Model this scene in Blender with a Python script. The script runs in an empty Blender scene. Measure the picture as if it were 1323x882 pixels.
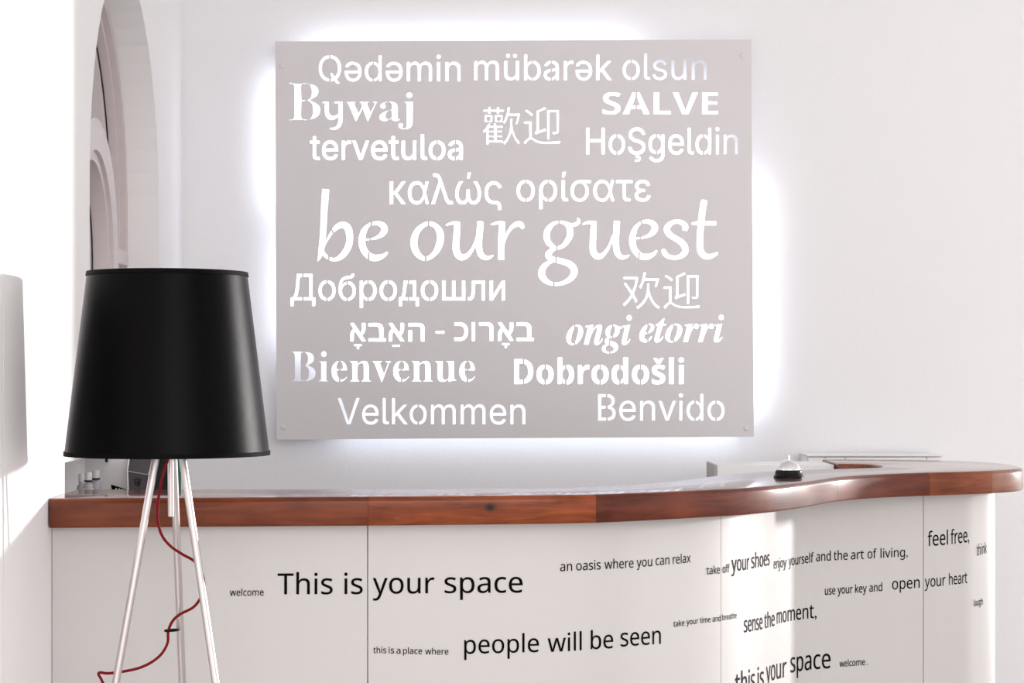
import bpy, bmesh, math, random
import numpy as np
from mathutils import Vector, Matrix
from mathutils.geometry import delaunay_2d_cdt

random.seed(4)
SC = bpy.context.scene
COL = SC.collection

# ------------------------------------------------------------------ camera
F_PX = 2600.0            # focal length in pixels of a 1323 wide frame
CAM_Z = 1.377
HORIZON = 485.0
CX = 661.5
cam_data = bpy.data.cameras.new('camera')
cam = bpy.data.objects.new('camera', cam_data)
COL.objects.link(cam)
cam.location = (0, 0, CAM_Z)
cam.rotation_euler = (math.pi / 2, 0, 0)
cam_data.sensor_width = 36.0
cam_data.lens = 36.0 * F_PX / 1323.0
cam_data.shift_y = (HORIZON - 441.0) / 1323.0
cam_data.clip_start = 0.05
SC.camera = cam

# ------------------------------------------------------------------ world and exposure
world = bpy.data.worlds.new('daylight')
SC.world = world
world.use_nodes = True
world.node_tree.nodes['Background'].inputs[0].default_value = (1.0, 0.975, 0.975, 1)
world.node_tree.nodes['Background'].inputs[1].default_value = 0.66
SC.view_settings.view_transform = 'Standard'
SC.view_settings.look = 'None'
SC.view_settings.gamma = 1.0
SC.view_settings.use_curve_mapping = False
SC.view_settings.exposure = 1.2


def area(name, loc, aim, size, power, color=(1, 1, 1), size_y=None, spread=math.pi, shape='RECTANGLE', parent=None):
    ld = bpy.data.lights.new(name, 'AREA')
    ld.shape = shape
    ld.size = size
    if size_y:
        ld.size_y = size_y
    ld.energy = power
    ld.color = color
    ld.spread = spread
    o = bpy.data.objects.new(name, ld)
    COL.objects.link(o)
    o.location = loc
    d = Vector(aim) - Vector(loc)
    o.rotation_euler = d.to_track_quat('-Z', 'Y').to_euler()
    if parent:
        o.parent = parent
    return o


# low sun through the window at the right end of the back wall (outside the picture)
SUN_AZ, SUN_TAN = math.radians(33.0), 0.126
sun_data = bpy.data.lights.new('sun', 'SUN')
sun_data.energy = 1.7
sun_data.color = (1.0, 0.975, 0.955)
sun_data.angle = math.radians(2.0)
sun = bpy.data.objects.new('sun', sun_data)
COL.objects.link(sun)
sun.location = (5, 9, 3)
to_sun = Vector((math.cos(SUN_AZ), math.sin(SUN_AZ), SUN_TAN * math.sin(SUN_AZ)))
sun.rotation_euler = to_sun.to_track_quat('Z', 'Y').to_euler()
# added fill light from behind the camera, standing in for bounce
area('front_fill', (1.5, -1.5, 2.6), (0.3, 6.0, 1.2), 3.0, 38, (1, 0.98, 0.97), size_y=2.0)


# ------------------------------------------------------------------ materials
def mat(name, color, rough=0.5, metal=0.0, spec=0.5, coat=0.0, coat_rough=0.1, trans=0.0, sheen=0.0, bump=None, emit=None):
    m = bpy.data.materials.new(name)
    m.use_nodes = True
    nt = m.node_tree
    b = nt.nodes['Principled BSDF']
    b.inputs['Base Color'].default_value = (*color, 1)
    b.inputs['Roughness'].default_value = rough
    b.inputs['Metallic'].default_value = metal
    b.inputs['Specular IOR Level'].default_value = spec
    b.inputs['Coat Weight'].default_value = coat
    b.inputs['Coat Roughness'].default_value = coat_rough
    b.inputs['Transmission Weight'].default_value = trans
    b.inputs['Sheen Weight'].default_value = sheen
    if bump:
        scale, strength, dist = bump
        n = nt.nodes.new('ShaderNodeTexNoise')
        n.inputs['Scale'].default_value = scale
        n.inputs['Detail'].default_value = 3
        tc = nt.nodes.new('ShaderNodeTexCoord')
        nt.links.new(tc.outputs['Object'], n.inputs['Vector'])
        bp = nt.nodes.new('ShaderNodeBump')
        bp.inputs['Strength'].default_value = strength
        bp.inputs['Distance'].default_value = dist
        nt.links.new(n.outputs['Fac'], bp.inputs['Height'])
        nt.links.new(bp.outputs['Normal'], b.inputs['Normal'])
    return m


def wood(name, dark, light, knot=0.0, seed=0.0, flame=0.5, polish=False):
    dark = [c * q for c, q in zip(dark, (0.80, 0.62, 0.5))]
    light = [c * q for c, q in zip(light, (0.80, 0.62, 0.5))]
    m = mat(name, light, rough=0.45, coat=1.0, coat_rough=0.05, spec=0.05)
    nt = m.node_tree
    b = nt.nodes['Principled BSDF']
    b.inputs['Coat IOR'].default_value = 1.65 if polish else 1.28
    b.inputs['Coat Roughness'].default_value = 0.10 if polish else 0.18
    uv = nt.nodes.new('ShaderNodeUVMap')
    mp = nt.nodes.new('ShaderNodeMapping')
    mp.inputs['Location'].default_value = (seed, seed * 0.37, 0)
    mp.inputs['Scale'].default_value = (1.2, 11.0, 1)
    nt.links.new(uv.outputs['UV'], mp.inputs['Vector'])
    w = nt.nodes.new('ShaderNodeTexNoise')
    w.inputs['Scale'].default_value = 3.2
    w.inputs['Detail'].default_value = 8
    w.inputs['Roughness'].default_value = 0.66
    w.inputs['Distortion'].default_value = flame
    nt.links.new(mp.outputs['Vector'], w.inputs['Vector'])
    mp2 = nt.nodes.new('ShaderNodeMapping')
    mp2.inputs['Location'].default_value = (seed * 1.7, 0, 0)
    mp2.inputs['Scale'].default_value = (5.0, 9.0, 1)
    nt.links.new(uv.outputs['UV'], mp2.inputs['Vector'])
    n2 = nt.nodes.new('ShaderNodeTexNoise')
    n2.inputs['Scale'].default_value = 1.3
    n2.inputs['Detail'].default_value = 2
    nt.links.new(mp2.outputs['Vector'], n2.inputs['Vector'])
    mix = nt.nodes.new('ShaderNodeMath')
    mix.operation = 'MULTIPLY_ADD'
    mix.inputs[1].default_value = 0.6
    nt.links.new(w.outputs['Fac'], mix.inputs[0])
    sc = nt.nodes.new('ShaderNodeMath')
    sc.operation = 'MULTIPLY'
    sc.inputs[1].default_value = 0.4
    nt.links.new(n2.outputs['Fac'], sc.inputs[0])
    nt.links.new(sc.outputs[0], mix.inputs[2])
    r = nt.nodes.new('ShaderNodeValToRGB')
    r.color_ramp.elements[0].position = 0.36
    r.color_ramp.elements[0].color = (*dark, 1)
    r.color_ramp.elements[1].position = 0.63
    r.color_ramp.elements[1].color = (*light, 1)
    nt.links.new(mix.outputs[0], r.inputs['Fac'])
    last = r.outputs['Color']
    if knot:
        vm = nt.nodes.new('ShaderNodeVectorMath')
        vm.operation = 'DISTANCE'
        mp3 = nt.nodes.new('ShaderNodeMapping')
        mp3.inputs['Scale'].default_value = (0.8, 1.0, 1)
        nt.links.new(uv.outputs['UV'], mp3.inputs['Vector'])
        nt.links.new(mp3.outputs['Vector'], vm.inputs[0])
        vm.inputs[1].default_value = (knot[0] * 0.8, knot[1], 0)
        kr = nt.nodes.new('ShaderNodeValToRGB')
        kr.color_ramp.elements[0].position = 0.004
        kr.color_ramp.elements[0].color = (0.12, 0.12, 0.12, 1)
        kr.color_ramp.elements[1].position = 0.013
        kr.color_ramp.elements[1].color = (1, 1, 1, 1)
        nt.links.new(vm.outputs['Value'], kr.inputs['Fac'])
        mm = nt.nodes.new('ShaderNodeMixRGB')
        mm.blend_type = 'MULTIPLY'
        mm.inputs['Fac'].default_value = 1
        nt.links.new(last, mm.inputs['Color1'])
        nt.links.new(kr.outputs['Color'], mm.inputs['Color2'])
        last = mm.outputs['Color']
    nt.links.new(last, b.inputs['Base Color'])
    return m


M = {
    'wall': mat('white_plaster', (0.855, 0.85, 0.86), 0.85, spec=0.2, bump=(90, 0.35, 0.002)),
    'wall_left': mat('white_painted_plaster', (0.88, 0.86, 0.86), 0.8, spec=0.2, bump=(60, 0.08, 0.001)),
    'ceiling': mat('ceiling_paint', (0.85, 0.85, 0.85), 0.9),
    'floor': mat('pale_stone', (0.55, 0.52, 0.50), 0.5, bump=(8, 0.1, 0.002)),
    'frame': mat('white_window_paint', (0.66, 0.585, 0.585), 0.45),
    'seal': mat('dark_seal', (0.02, 0.02, 0.02), 0.6),
    'glass': mat('window_glass', (0.85, 0.86, 0.87), 0.02, trans=1.0),
    'sign': mat('grey_painted_metal', (0.69, 0.66, 0.672), 0.42, spec=0.4, bump=(5, 0.05, 0.002)),
    'panel': mat('white_laminate', (0.575, 0.555, 0.543), 0.30, spec=0.35),
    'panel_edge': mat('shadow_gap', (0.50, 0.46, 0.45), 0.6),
    'ink': mat('black_vinyl', (0.0015, 0.0012, 0.0015), 0.6, spec=0.04),
    'steel': mat('satin_steel', (0.56, 0.52, 0.515), 0.30, metal=1.0),
    'chrome': mat('polished_chrome', (0.85, 0.85, 0.86), 0.06, metal=1.0),
    'black_metal': mat('black_enamel', (0.004, 0.004, 0.005), 0.3, spec=0.2),
    'shade': mat('black_fabric', (0.0008, 0.0006, 0.0010), 0.31, spec=0.05, bump=(700, 0.45, 0.0006)),
    'shade_in': mat('shade_lining', (0.55, 0.53, 0.5), 0.7),
    'trim': mat('black_binding', (0.0015, 0.0015, 0.002), 0.6, spec=0.05),
    'red': mat('red_fabric_cord', (0.17, 0.002, 0.006), 0.6, spec=0.15),
    'rubber': mat('black_rubber', (0.004, 0.004, 0.004), 0.5, spec=0.1),
    'bulb': mat('frosted_bulb', (0.9, 0.9, 0.88), 0.3, trans=0.5),
    'device': mat('charcoal_plastic', (0.085, 0.078, 0.084), 0.5, spec=0.2, bump=(400, 0.2, 0.0004)),
    'device_dark': mat('black_plastic', (0.003, 0.003, 0.0035), 0.4, spec=0.1),
    'white_plastic': mat('white_plastic', (0.88, 0.87, 0.87), 0.35),
    'bottle': mat('milky_plastic', (0.62, 0.62, 0.67), 0.25, trans=0.2),
    'cream': mat('cream_label', (0.80, 0.74, 0.62), 0.5),
    'green': mat('green_card', (0.02, 0.16, 0.11), 0.5),
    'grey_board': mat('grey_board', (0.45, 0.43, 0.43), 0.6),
}


# ------------------------------------------------------------------ object helpers
def link(name, me, m=None, parent=None, smooth=None):
    o = bpy.data.objects.new(name, me)
    COL.objects.link(o)
    if m is not None:
        me.materials.append(m)
    if smooth is not None:
        for p in me.polygons:
            p.use_smooth = True
        me.set_sharp_from_angle(angle=math.radians(smooth))
    if parent is not None:
        o.parent = parent
        o.matrix_parent_inverse = Matrix.Translation(-parent.location)
    return o


def build(name, verts, faces, m=None, parent=None, smooth=None, uvs=None, recalc=True):
    me = bpy.data.meshes.new(name)
    me.from_pydata([tuple(v) for v in verts], [], faces)
    if uvs is not None:
        uvl = me.uv_layers.new(name='UVMap')
        for lp in me.loops:
            uvl.data[lp.index].uv = uvs[lp.vertex_index]
    if recalc:
        bm = bmesh.new()
        bm.from_mesh(me)
        bmesh.ops.recalc_face_normals(bm, faces=bm.faces)
        bm.to_mesh(me)
        bm.free()
    me.update()
    return link(name, me, m, parent, smooth)


def empty(name, loc, label, cat, group=None):
    o = bpy.data.objects.new(name, None)
    COL.objects.link(o)
    o.location = loc
    tag(o, label, cat, group)
    return o


def tag(o, label, cat=None, group=None):
    o['label'] = label
    if cat:
        o['category'] = cat
    if group:
        o['group'] = group
    return o


def structure(o):
    o['kind'] = 'structure'
    return o


def box(name, x0, x1, y0, y1, z0, z1, m, parent=None, bevel=0.0):
    bm = bmesh.new()
    bmesh.ops.create_cube(bm, size=1)
    for v in bm.verts:
        v.co = Vector(((x0 + x1) / 2 + v.co.x * (x1 - x0), (y0 + y1) / 2 + v.co.y * (y1 - y0), (z0 + z1) / 2 + v.co.z * (z1 - z0)))
    if bevel:
        bmesh.ops.bevel(bm, geom=list(bm.edges), offset=bevel, segments=3, profile=0.6, affect='EDGES')
    me = bpy.data.meshes.new(name)
    bm.to_mesh(me)
    bm.free()
    return link(name, me, m, parent, 35 if bevel else None)


def lathe(name, prof, m, center=(0, 0, 0), parent=None, n=64, smooth=40, closed=False):
    """prof: (radius, z) pairs"""
    V, Fc = [], []
    k = len(prof)
    for i in range(n):
        a = 2 * math.pi * i / n
        for r, z in prof:
            V.append((center[0] + r * math.cos(a), center[1] + r * math.sin(a), center[2] + z))
    for i in range(n):
        j = (i + 1) % n
        for q in range(k if closed else k - 1):
            p = (q + 1) % k
            Fc.append((i * k + q, j * k + q, j * k + p, i * k + p))
    me = bpy.data.meshes.new(name)
    me.from_pydata(V, [], Fc)
    bm = bmesh.new()
    bm.from_mesh(me)
    bmesh.ops.remove_doubles(bm, verts=bm.verts, dist=1e-6)
    bmesh.ops.recalc_face_normals(bm, faces=bm.faces)
    bm.to_mesh(me)
    bm.free()
    return link(name, me, m, parent, smooth)


def catmull(pts, per=8, closed=False):
    P = [Vector(p) for p in pts]
    n = len(P)
    out = []
    segs = n if closed else n - 1
    for i in range(segs):
        p1, p2 = P[i], P[(i + 1) % n]
        p0 = P[(i - 1) % n] if closed or i > 0 else p1 * 2 - p2
        p3 = P[(i + 2) % n] if closed or i + 2 < n else p2 * 2 - p1
        for k in range(per):
            t = k / per
            out.append(0.5 * ((2 * p1) + (p2 - p0) * t + (2 * p0 - 5 * p1 + 4 * p2 - p3) * t * t + (3 * p1 - p0 - 3 * p2 + p3) * t ** 3))
    if not closed:
        out.append(P[-1].copy())
    return out


def tube(name, pts, r, m, parent=None, n=12, per=8, spline=True):
    P = catmull(pts, per) if spline else [Vector(p) for p in pts]
    V, Fc = [], []
    up = Vector((0.123, 0.97, 0.2)).normalized()
    for i, p in enumerate(P):
        t = (P[min(i + 1, len(P) - 1)] - P[max(i - 1, 0)]).normalized()
        a = (up - t * up.dot(t)).normalized()
        b = t.cross(a)
        up = a
        for k in range(n):
            w = 2 * math.pi * k / n
            V.append(p + a * (r * math.cos(w)) + b * (r * math.sin(w)))
    for i in range(len(P) - 1):
        for k in range(n):
            j = (k + 1) % n
            Fc.append((i * n + k, i * n + j, (i + 1) * n + j, (i + 1) * n + k))
    Fc.append(tuple(range(n)))
    Fc.append(tuple(range((len(P) - 1) * n, len(P) * n)))
    return build(name, V, Fc, m, parent, 50)


# ------------------------------------------------------------------ flat regions with holes
def winding(P, loops):
    """non-zero winding number of points P (n,2) for the closed loops"""
    W = np.zeros(len(P), int)
    for L in loops:
        A = np.asarray(L, float)
        B = np.roll(A, -1, axis=0)
        for (x0, y0), (x1, y1) in zip(A, B):
            if y0 == y1:
                continue
            up = (y0 <= P[:, 1]) & (y1 > P[:, 1])
            dn = (y1 <= P[:, 1]) & (y0 > P[:, 1])
            cr = (x1 - x0) * (P[:, 1] - y0) - (P[:, 0] - x0) * (y1 - y0)
            W += (up & (cr > 0)).astype(int) - (dn & (cr < 0)).astype(int)
    return W


def triangulate(loops, pred, eps=1e-7):
    """constrained triangulation of all loops, keeps triangles whose centre passes pred"""
    verts, edges = [], []
    for L in loops:
        s = len(verts)
        n = len(L)
        verts += [Vector((float(x), float(y))) for x, y in L]
        edges += [(s + i, s + (i + 1) % n) for i in range(n)]
    V, E, T, _, _, _ = delaunay_2d_cdt(verts, edges, [], 0, eps)
    Vn = np.array([(v.x, v.y) for v in V])
    Tn = np.array([t for t in T if len(t) == 3])
    C = Vn[Tn].mean(axis=1)
    keep = pred(C)
    Tn = Tn[keep]
    if len(Tn) == 0:
        return np.zeros((0, 2)), np.zeros((0, 3), int)
    used = np.unique(Tn)
    idx = -np.ones(len(Vn), int)
    idx[used] = np.arange(len(used))
    return Vn[used], idx[Tn]


def solid(name, V2, T, fn, m, parent=None):
    """extrude a flat triangulation: fn(u, v, side) gives the 3D point of side 0 and 1"""
    n = len(V2)
    V = [fn(u, v, 0) for u, v in V2] + [fn(u, v, 1) for u, v in V2]
    Fc = []
    seen = {}
    for a, b, c in T:
        a, b, c = int(a), int(b), int(c)
        Fc.append((a, b, c))
        Fc.append((a + n, c + n, b + n))
        for e in ((a, b), (b, c), (c, a)):
            seen[e] = 1
    for (a, b) in list(seen):
        if (b, a) not in seen:
            Fc.append((b, a, a + n, b + n))
    return build(name, V, Fc, m, parent, recalc=False)


def arch(dc, zc, r, z0, n=28):
    """outline of a round headed opening in (d, z)"""
    L = [(dc - r, z0), (dc + r, z0)]
    for i in range(n + 1):
        a = math.pi * i / n
        L.append((dc + r * math.cos(a), zc + r * math.sin(a)))
    return L


def px_to(x, y, d):
    return Vector(((x - CX) * d / F_PX, d, CAM_Z - (y - HORIZON) * d / F_PX))

GLYPHS = {
 'inter': {
  'Q': (533, [[245,159,313,159,369,85,384,65,468,-48,401,-48,346,27,331,46],[267,-7,205,1,150,25,105,63,70,115,48,179,40,254,48,329,70,393,105,445,150,484,205,508,267,516,329,508,384,484,429,445,464,393,486,329,493,254,486,179,464,115,429,63,384,25,329,1],[267,53,310,59,349,76,383,105,408,144,425,194,430,254,425,314,408,365,383,404,349,433,310,450,267,456,223,450,184,433,151,404,125,364,109,314,103,254,109,194,125,144,151,105,184,76,223,59]]),
  'd': (424, [[195,-8,151,-2,111,16,79,45,55,84,39,133,34,189,39,245,55,293,79,332,112,361,151,378,196,384,228,381,253,373,272,360,287,346,306,319,311,319,311,509,372,509,372,0,313,0,313,59,307,59,287,31,272,17,252,4,227,-5],[205,47,236,51,263,65,284,86,299,115,309,150,312,189,309,229,300,263,284,291,263,312,237,325,205,330,172,325,145,311,124,290,108,261,99,227,96,189,99,151,109,117,124,88,145,66,172,51]]),
  'e': (404, [[212,-8,161,-2,117,16,82,46,56,85,40,132,34,187,39,242,55,290,81,329,115,359,157,378,205,384,236,382,266,374,294,361,319,341,341,315,357,282,368,242,371,194,371,169,75,169,75,221,338,221,310,202,307,237,298,269,283,294,263,314,237,326,205,330,173,326,146,313,125,294,109,270,99,241,96,211,96,178,100,139,110,106,128,80,151,61,179,50,212,46,234,48,254,53,271,61,285,73,297,88,306,105,365,91,353,63,335,39,311,19,283,4,249,-5]]),
  'm': (610, [[53,0,53,379,112,379,112,295,108,295,118,323,132,346,151,363,172,376,195,384,219,386,257,380,287,361,309,331,321,295,312,295,322,321,337,343,357,361,381,375,407,383,437,386,468,383,497,372,522,354,541,328,553,296,557,255,557,0,496,0,496,254,490,289,473,313,447,326,419,330,395,328,374,320,358,307,345,290,338,270,335,247,335,0,274,0,274,260,269,288,253,311,229,326,199,330,178,328,158,320,140,307,126,289,117,266,114,238,114,0]]),
  'i': (167, [[53,0,53,379,114,379,114,0],[84,443,67,446,54,455,44,468,41,483,44,499,54,512,67,521,84,524,100,521,114,512,123,499,126,483,123,468,114,455,100,446]]),
  'n': (410, [[114,227,114,0,53,0,53,379,112,379,112,287,102,287,124,332,152,362,187,379,227,384,264,380,295,369,321,349,341,321,353,285,357,240,357,0,296,0,296,235,290,275,273,304,246,323,210,329,184,326,161,317,141,303,126,283,117,257]]),
  'u': (410, [[182,-5,146,-1,115,11,89,31,69,59,57,95,53,139,53,379,114,379,114,144,119,105,137,75,164,56,200,50,226,53,249,62,268,77,283,97,293,122,296,153,296,379,357,379,357,0,298,0,298,92,307,92,286,47,257,17,222,0]]),
  'b': (424, [[229,-8,198,-5,172,4,153,17,138,31,118,59,112,59,112,0,53,0,53,509,114,509,114,319,118,319,137,346,152,360,171,373,197,381,229,384,274,378,313,361,345,332,370,293,385,245,390,189,385,133,370,84,346,45,313,16,274,-2],[220,47,253,51,279,66,301,88,316,117,325,151,328,189,325,227,316,261,301,290,280,311,253,325,220,330,188,325,161,312,140,291,125,263,116,229,113,189,116,150,125,115,140,86,162,65,188,51]]),
  'a': (389, [[160,-9,126,-5,94,5,68,22,48,45,35,73,30,108,34,138,43,161,58,179,78,193,100,203,125,211,178,220,234,227,252,230,265,235,273,243,276,255,276,257,273,279,267,297,256,311,240,322,220,329,196,331,171,329,149,322,132,313,118,301,107,288,100,274,41,291,57,322,79,346,104,364,133,375,163,382,194,384,239,379,263,372,286,360,306,343,322,320,333,290,337,251,337,0,277,0,277,52,272,52,252,25,236,12,215,1,190,-6],[170,45,202,49,228,59,248,74,263,93,272,115,276,138,276,190,259,182,231,176,200,171,175,168,134,159,117,150,103,139,95,124,92,105,94,87,102,72,114,61,130,52,149,47]]),
  'r': (259, [[53,0,53,379,112,379,112,321,115,321,130,347,152,367,181,380,213,385,229,384,243,384,243,322,230,324,207,326,182,323,159,315,140,301,126,284,117,262,114,237,114,0]]),
  'k': (381, [[110,137,110,212,121,212,284,379,360,379,184,199,177,199],[53,0,53,509,114,509,114,0],[294,0,148,186,191,229,372,0]]),
  'o': (415, [[207,-8,159,-2,117,16,82,46,56,85,40,133,34,187,40,243,56,291,82,330,117,360,159,378,207,384,256,378,299,360,333,330,359,291,376,243,381,187,376,133,359,85,333,46,299,16,256,-2],[207,46,242,51,270,66,292,89,307,117,316,151,319,187,316,224,307,258,292,287,270,310,242,325,207,330,173,325,145,310,124,287,108,258,99,224,96,187,99,151,108,117,124,89,145,66,173,51]]),
  'l': (189, [[139,-2,101,3,74,20,58,47,53,84,53,509,114,509,114,99,115,77,120,62,130,54,146,52,160,53,170,54,181,3,162,-1]]),
  's': (365, [[182,-8,145,-5,112,3,84,18,62,38,45,63,36,94,94,107,105,79,124,60,150,49,181,45,217,50,244,62,262,81,268,103,265,121,254,136,237,147,212,155,149,170,104,186,72,208,53,237,47,274,51,305,65,332,87,354,115,370,149,381,187,384,223,381,254,372,279,358,299,339,314,316,324,290,268,277,258,298,243,316,219,328,187,333,156,329,131,317,114,299,109,277,112,258,124,243,144,232,172,223,229,209,275,194,306,171,325,142,331,107,326,75,312,47,290,24,260,6,223,-5]]),
  't': (227, [[204,379,204,327,6,327,6,379],[65,471,126,471,126,98,128,76,136,61,150,53,170,50,185,51,202,54,213,2,192,-3,168,-4,125,2,92,21,72,52,65,93]]),
  'v': (389, [[163,0,17,379,84,379,165,155,187,87,206,21,184,21,203,87,224,155,305,379,371,379,226,0]]),
  'ü': (410, [[182,-5,146,-1,115,11,89,31,69,59,57,95,53,139,53,379,114,379,114,144,119,105,137,75,164,56,200,50,226,53,249,62,268,77,283,97,293,122,296,153,296,379,357,379,357,0,298,0,298,92,307,92,286,47,257,17,222,0],[277,443,261,446,248,455,239,468,236,483,239,499,248,512,261,520,277,523,292,520,305,512,314,499,317,483,314,468,305,455,292,446],[133,443,118,446,104,455,96,468,93,483,96,499,104,512,118,520,133,523,149,520,162,512,170,499,173,483,170,468,162,455,149,446]]),
  'H': (517, [[60,0,60,509,125,509,125,289,392,289,392,509,457,509,457,0,392,0,392,232,125,232,125,0]]),
  'g': (425, [[207,-151,168,-148,134,-140,105,-127,82,-110,64,-91,51,-69,101,-41,122,-66,136,-78,154,-88,178,-95,207,-97,249,-92,282,-75,298,-58,308,-34,311,-6,311,68,306,68,287,41,272,28,252,16,227,8,195,5,152,10,113,27,80,53,55,90,39,136,34,191,39,246,55,293,80,332,112,361,152,378,196,384,228,382,253,373,273,360,288,346,308,319,313,319,313,379,372,379,372,-9,367,-54,350,-90,324,-117,291,-136,251,-147],[205,59,237,63,264,75,285,95,300,121,309,154,312,193,309,231,300,264,285,291,264,312,237,325,205,330,172,325,145,312,124,290,109,262,99,229,96,193,99,155,109,123,124,96,145,76,172,63]]),
  'V': (480, [[204,0,16,509,84,509,192,206,215,137,248,31,235,31,267,138,290,206,395,509,463,509,278,0]]),
  'B': (456, [[60,0,60,509,241,509,289,504,329,491,359,469,381,442,394,410,398,374,395,344,387,320,373,301,356,286,336,275,315,267,315,262,339,257,363,245,385,227,402,203,414,173,418,136,413,100,400,67,377,39,344,18,301,4,247,0],[125,57,245,57,296,63,330,80,349,105,355,137,352,161,342,184,327,203,306,218,279,228,248,231,125,231],[125,285,238,285,265,288,288,296,308,309,323,326,333,348,336,372,330,403,313,429,283,446,240,452,125,452]]),
  'Ş': (447, [[224,-9,172,-4,128,9,91,31,64,60,46,96,38,137,104,137,110,110,123,88,142,71,166,59,194,52,224,49,257,52,286,60,311,74,329,92,341,114,346,139,342,161,332,179,316,193,296,205,245,222,184,239,128,260,86,289,67,313,56,341,52,372,58,413,75,448,102,476,138,498,180,511,227,516,275,511,316,498,351,476,377,449,394,415,401,378,337,378,326,412,302,437,267,453,225,459,194,456,167,448,145,435,129,418,118,398,115,376,119,352,131,334,148,319,169,308,212,293,264,279,312,264,336,252,359,238,379,220,395,198,405,171,408,139,403,99,386,64,360,34,323,11,278,-4],[186,-143,186,-107,226,-107,242,-106,252,-102,258,-95,259,-84,258,-74,252,-67,242,-63,226,-62,198,-62,208,16,241,16,241,0,241,-29,269,-34,290,-44,301,-61,305,-85,300,-111,286,-129,261,-139,226,-143]]),
 },
 'sans': {
  'T': (556, [[233,0,233,635,10,635,10,714,545,714,545,635,323,635,323,0]]),
  'h': (618, [[85,0,85,760,173,760,173,537,168,462,174,462,205,498,245,524,291,540,341,545,401,540,450,524,488,499,515,461,532,411,537,349,537,0,450,0,450,343,445,389,431,426,407,451,373,467,330,472,276,466,235,450,207,422,188,383,177,335,173,277,173,0]]),
  'i': (258, [[130,625,110,629,93,639,82,657,78,681,82,706,93,724,110,734,130,737,149,734,166,724,177,706,181,681,177,657,166,639,149,628],[85,0,85,536,173,536,173,0]]),
  's': (479, [[220,-10,168,-8,124,-1,85,10,52,24,52,104,87,89,130,75,175,64,222,61,280,66,319,83,341,108,349,140,346,159,338,176,323,192,299,208,264,225,217,244,169,264,128,284,95,306,71,332,56,364,51,404,57,446,76,481,107,509,147,530,196,542,252,546,299,544,344,537,385,525,423,510,393,440,322,464,285,472,246,474,198,470,164,457,142,436,135,409,138,389,148,372,165,356,192,342,273,307,320,288,360,268,392,246,415,220,429,187,434,148,428,100,408,61,376,30,333,8,281,-6]]),
  'y': (510, [[84,-240,42,-238,11,-232,11,-162,38,-166,70,-168,112,-162,145,-142,170,-112,189,-73,217,-2,1,536,95,536,211,231,238,155,256,85,260,85,279,151,306,232,415,536,510,536,279,-74,247,-142,207,-195,173,-220,132,-235]]),
  'o': (605, [[301,-10,234,-2,175,23,140,48,111,79,87,118,69,162,59,213,55,269,62,351,85,419,122,474,172,514,233,538,304,546,373,538,433,514,467,489,496,457,520,420,537,375,548,325,551,269,544,187,521,118,484,63,433,22,372,-2],[303,63,352,69,392,88,422,119,443,160,456,210,460,269,456,328,443,377,422,418,392,448,352,466,302,472,252,466,213,448,183,418,162,377,150,328,146,269,150,210,163,160,184,119,213,88,253,69]]),
  'u': (618, [[274,-10,215,-5,166,11,128,37,101,74,84,123,79,185,79,536,168,536,168,191,173,145,187,109,211,83,244,68,287,63,340,69,381,85,411,113,430,151,441,199,445,257,445,536,533,536,533,0,461,0,448,71,444,71,413,35,372,10,324,-5]]),
  'r': (413, [[85,0,85,536,157,536,167,438,171,438,201,479,238,514,283,538,335,546,368,545,398,540,387,459,359,464,329,466,289,460,252,444,220,417,195,381,178,337,173,286,173,0]]),
  'p': (615, [[85,-240,85,536,157,536,169,463,173,463,201,495,236,522,282,540,340,546,402,538,455,515,500,477,533,423,553,354,560,269,553,185,533,116,500,61,455,22,401,-2,339,-10,282,-4,237,14,200,39,173,68,167,68,171,25,173,-20,173,-240],[326,63,371,70,407,90,434,122,454,164,465,213,469,270,465,327,453,376,434,417,406,448,369,466,324,472,275,467,236,452,209,426,190,390,178,343,173,286,173,269,177,208,187,157,206,117,233,87,274,69]]),
  'a': (561, [[215,-10,169,-6,129,7,94,29,67,59,51,99,46,149,53,198,74,239,109,273,159,297,223,313,303,320,394,323,394,355,391,395,381,426,365,448,330,468,283,474,242,471,203,462,132,433,105,499,143,517,188,532,237,542,288,545,348,540,396,526,433,502,459,468,475,422,480,365,480,0,416,0,399,76,395,76,359,38,322,11,276,-5],[235,61,278,65,315,78,348,99,373,128,388,167,393,214,393,262,314,259,254,254,208,243,176,227,154,206,141,179,137,148,144,109,165,82,196,66]]),
  'c': (480, [[300,-10,233,-3,174,19,139,42,110,72,87,109,69,153,59,205,55,265,59,327,70,381,88,426,113,464,142,494,178,517,238,539,306,546,346,544,385,538,420,528,447,517,420,444,364,461,333,467,304,469,247,461,203,437,171,396,152,339,146,266,150,206,163,157,185,118,214,89,253,72,299,66,340,68,377,75,438,97,438,19,410,7,379,-3,343,-8]]),
  'e': (564, [[313,-10,241,-2,179,21,142,45,112,76,88,114,69,158,59,208,55,264,62,346,85,415,107,454,135,486,168,512,205,531,247,542,292,546,356,539,411,516,454,480,487,432,506,372,513,304,513,251,146,251,152,195,168,149,193,113,226,86,268,70,317,65,365,67,408,75,448,86,489,102,489,25,448,9,408,-2,364,-8],[148,321,421,321,413,383,389,432,364,455,332,469,291,474,252,470,219,456,192,434,170,403,156,366]]),
  'w': (786, [[158,1,11,537,102,537,176,251,197,164,211,91,215,91,225,133,237,186,251,235,346,537,442,537,534,235,556,161,570,92,574,92,588,161,610,251,685,537,775,537,626,1,523,1,431,303,409,384,394,445,390,445,377,384,354,302,258,1]]),
  'l': (258, [[85,0,85,760,173,760,173,0]]),
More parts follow.
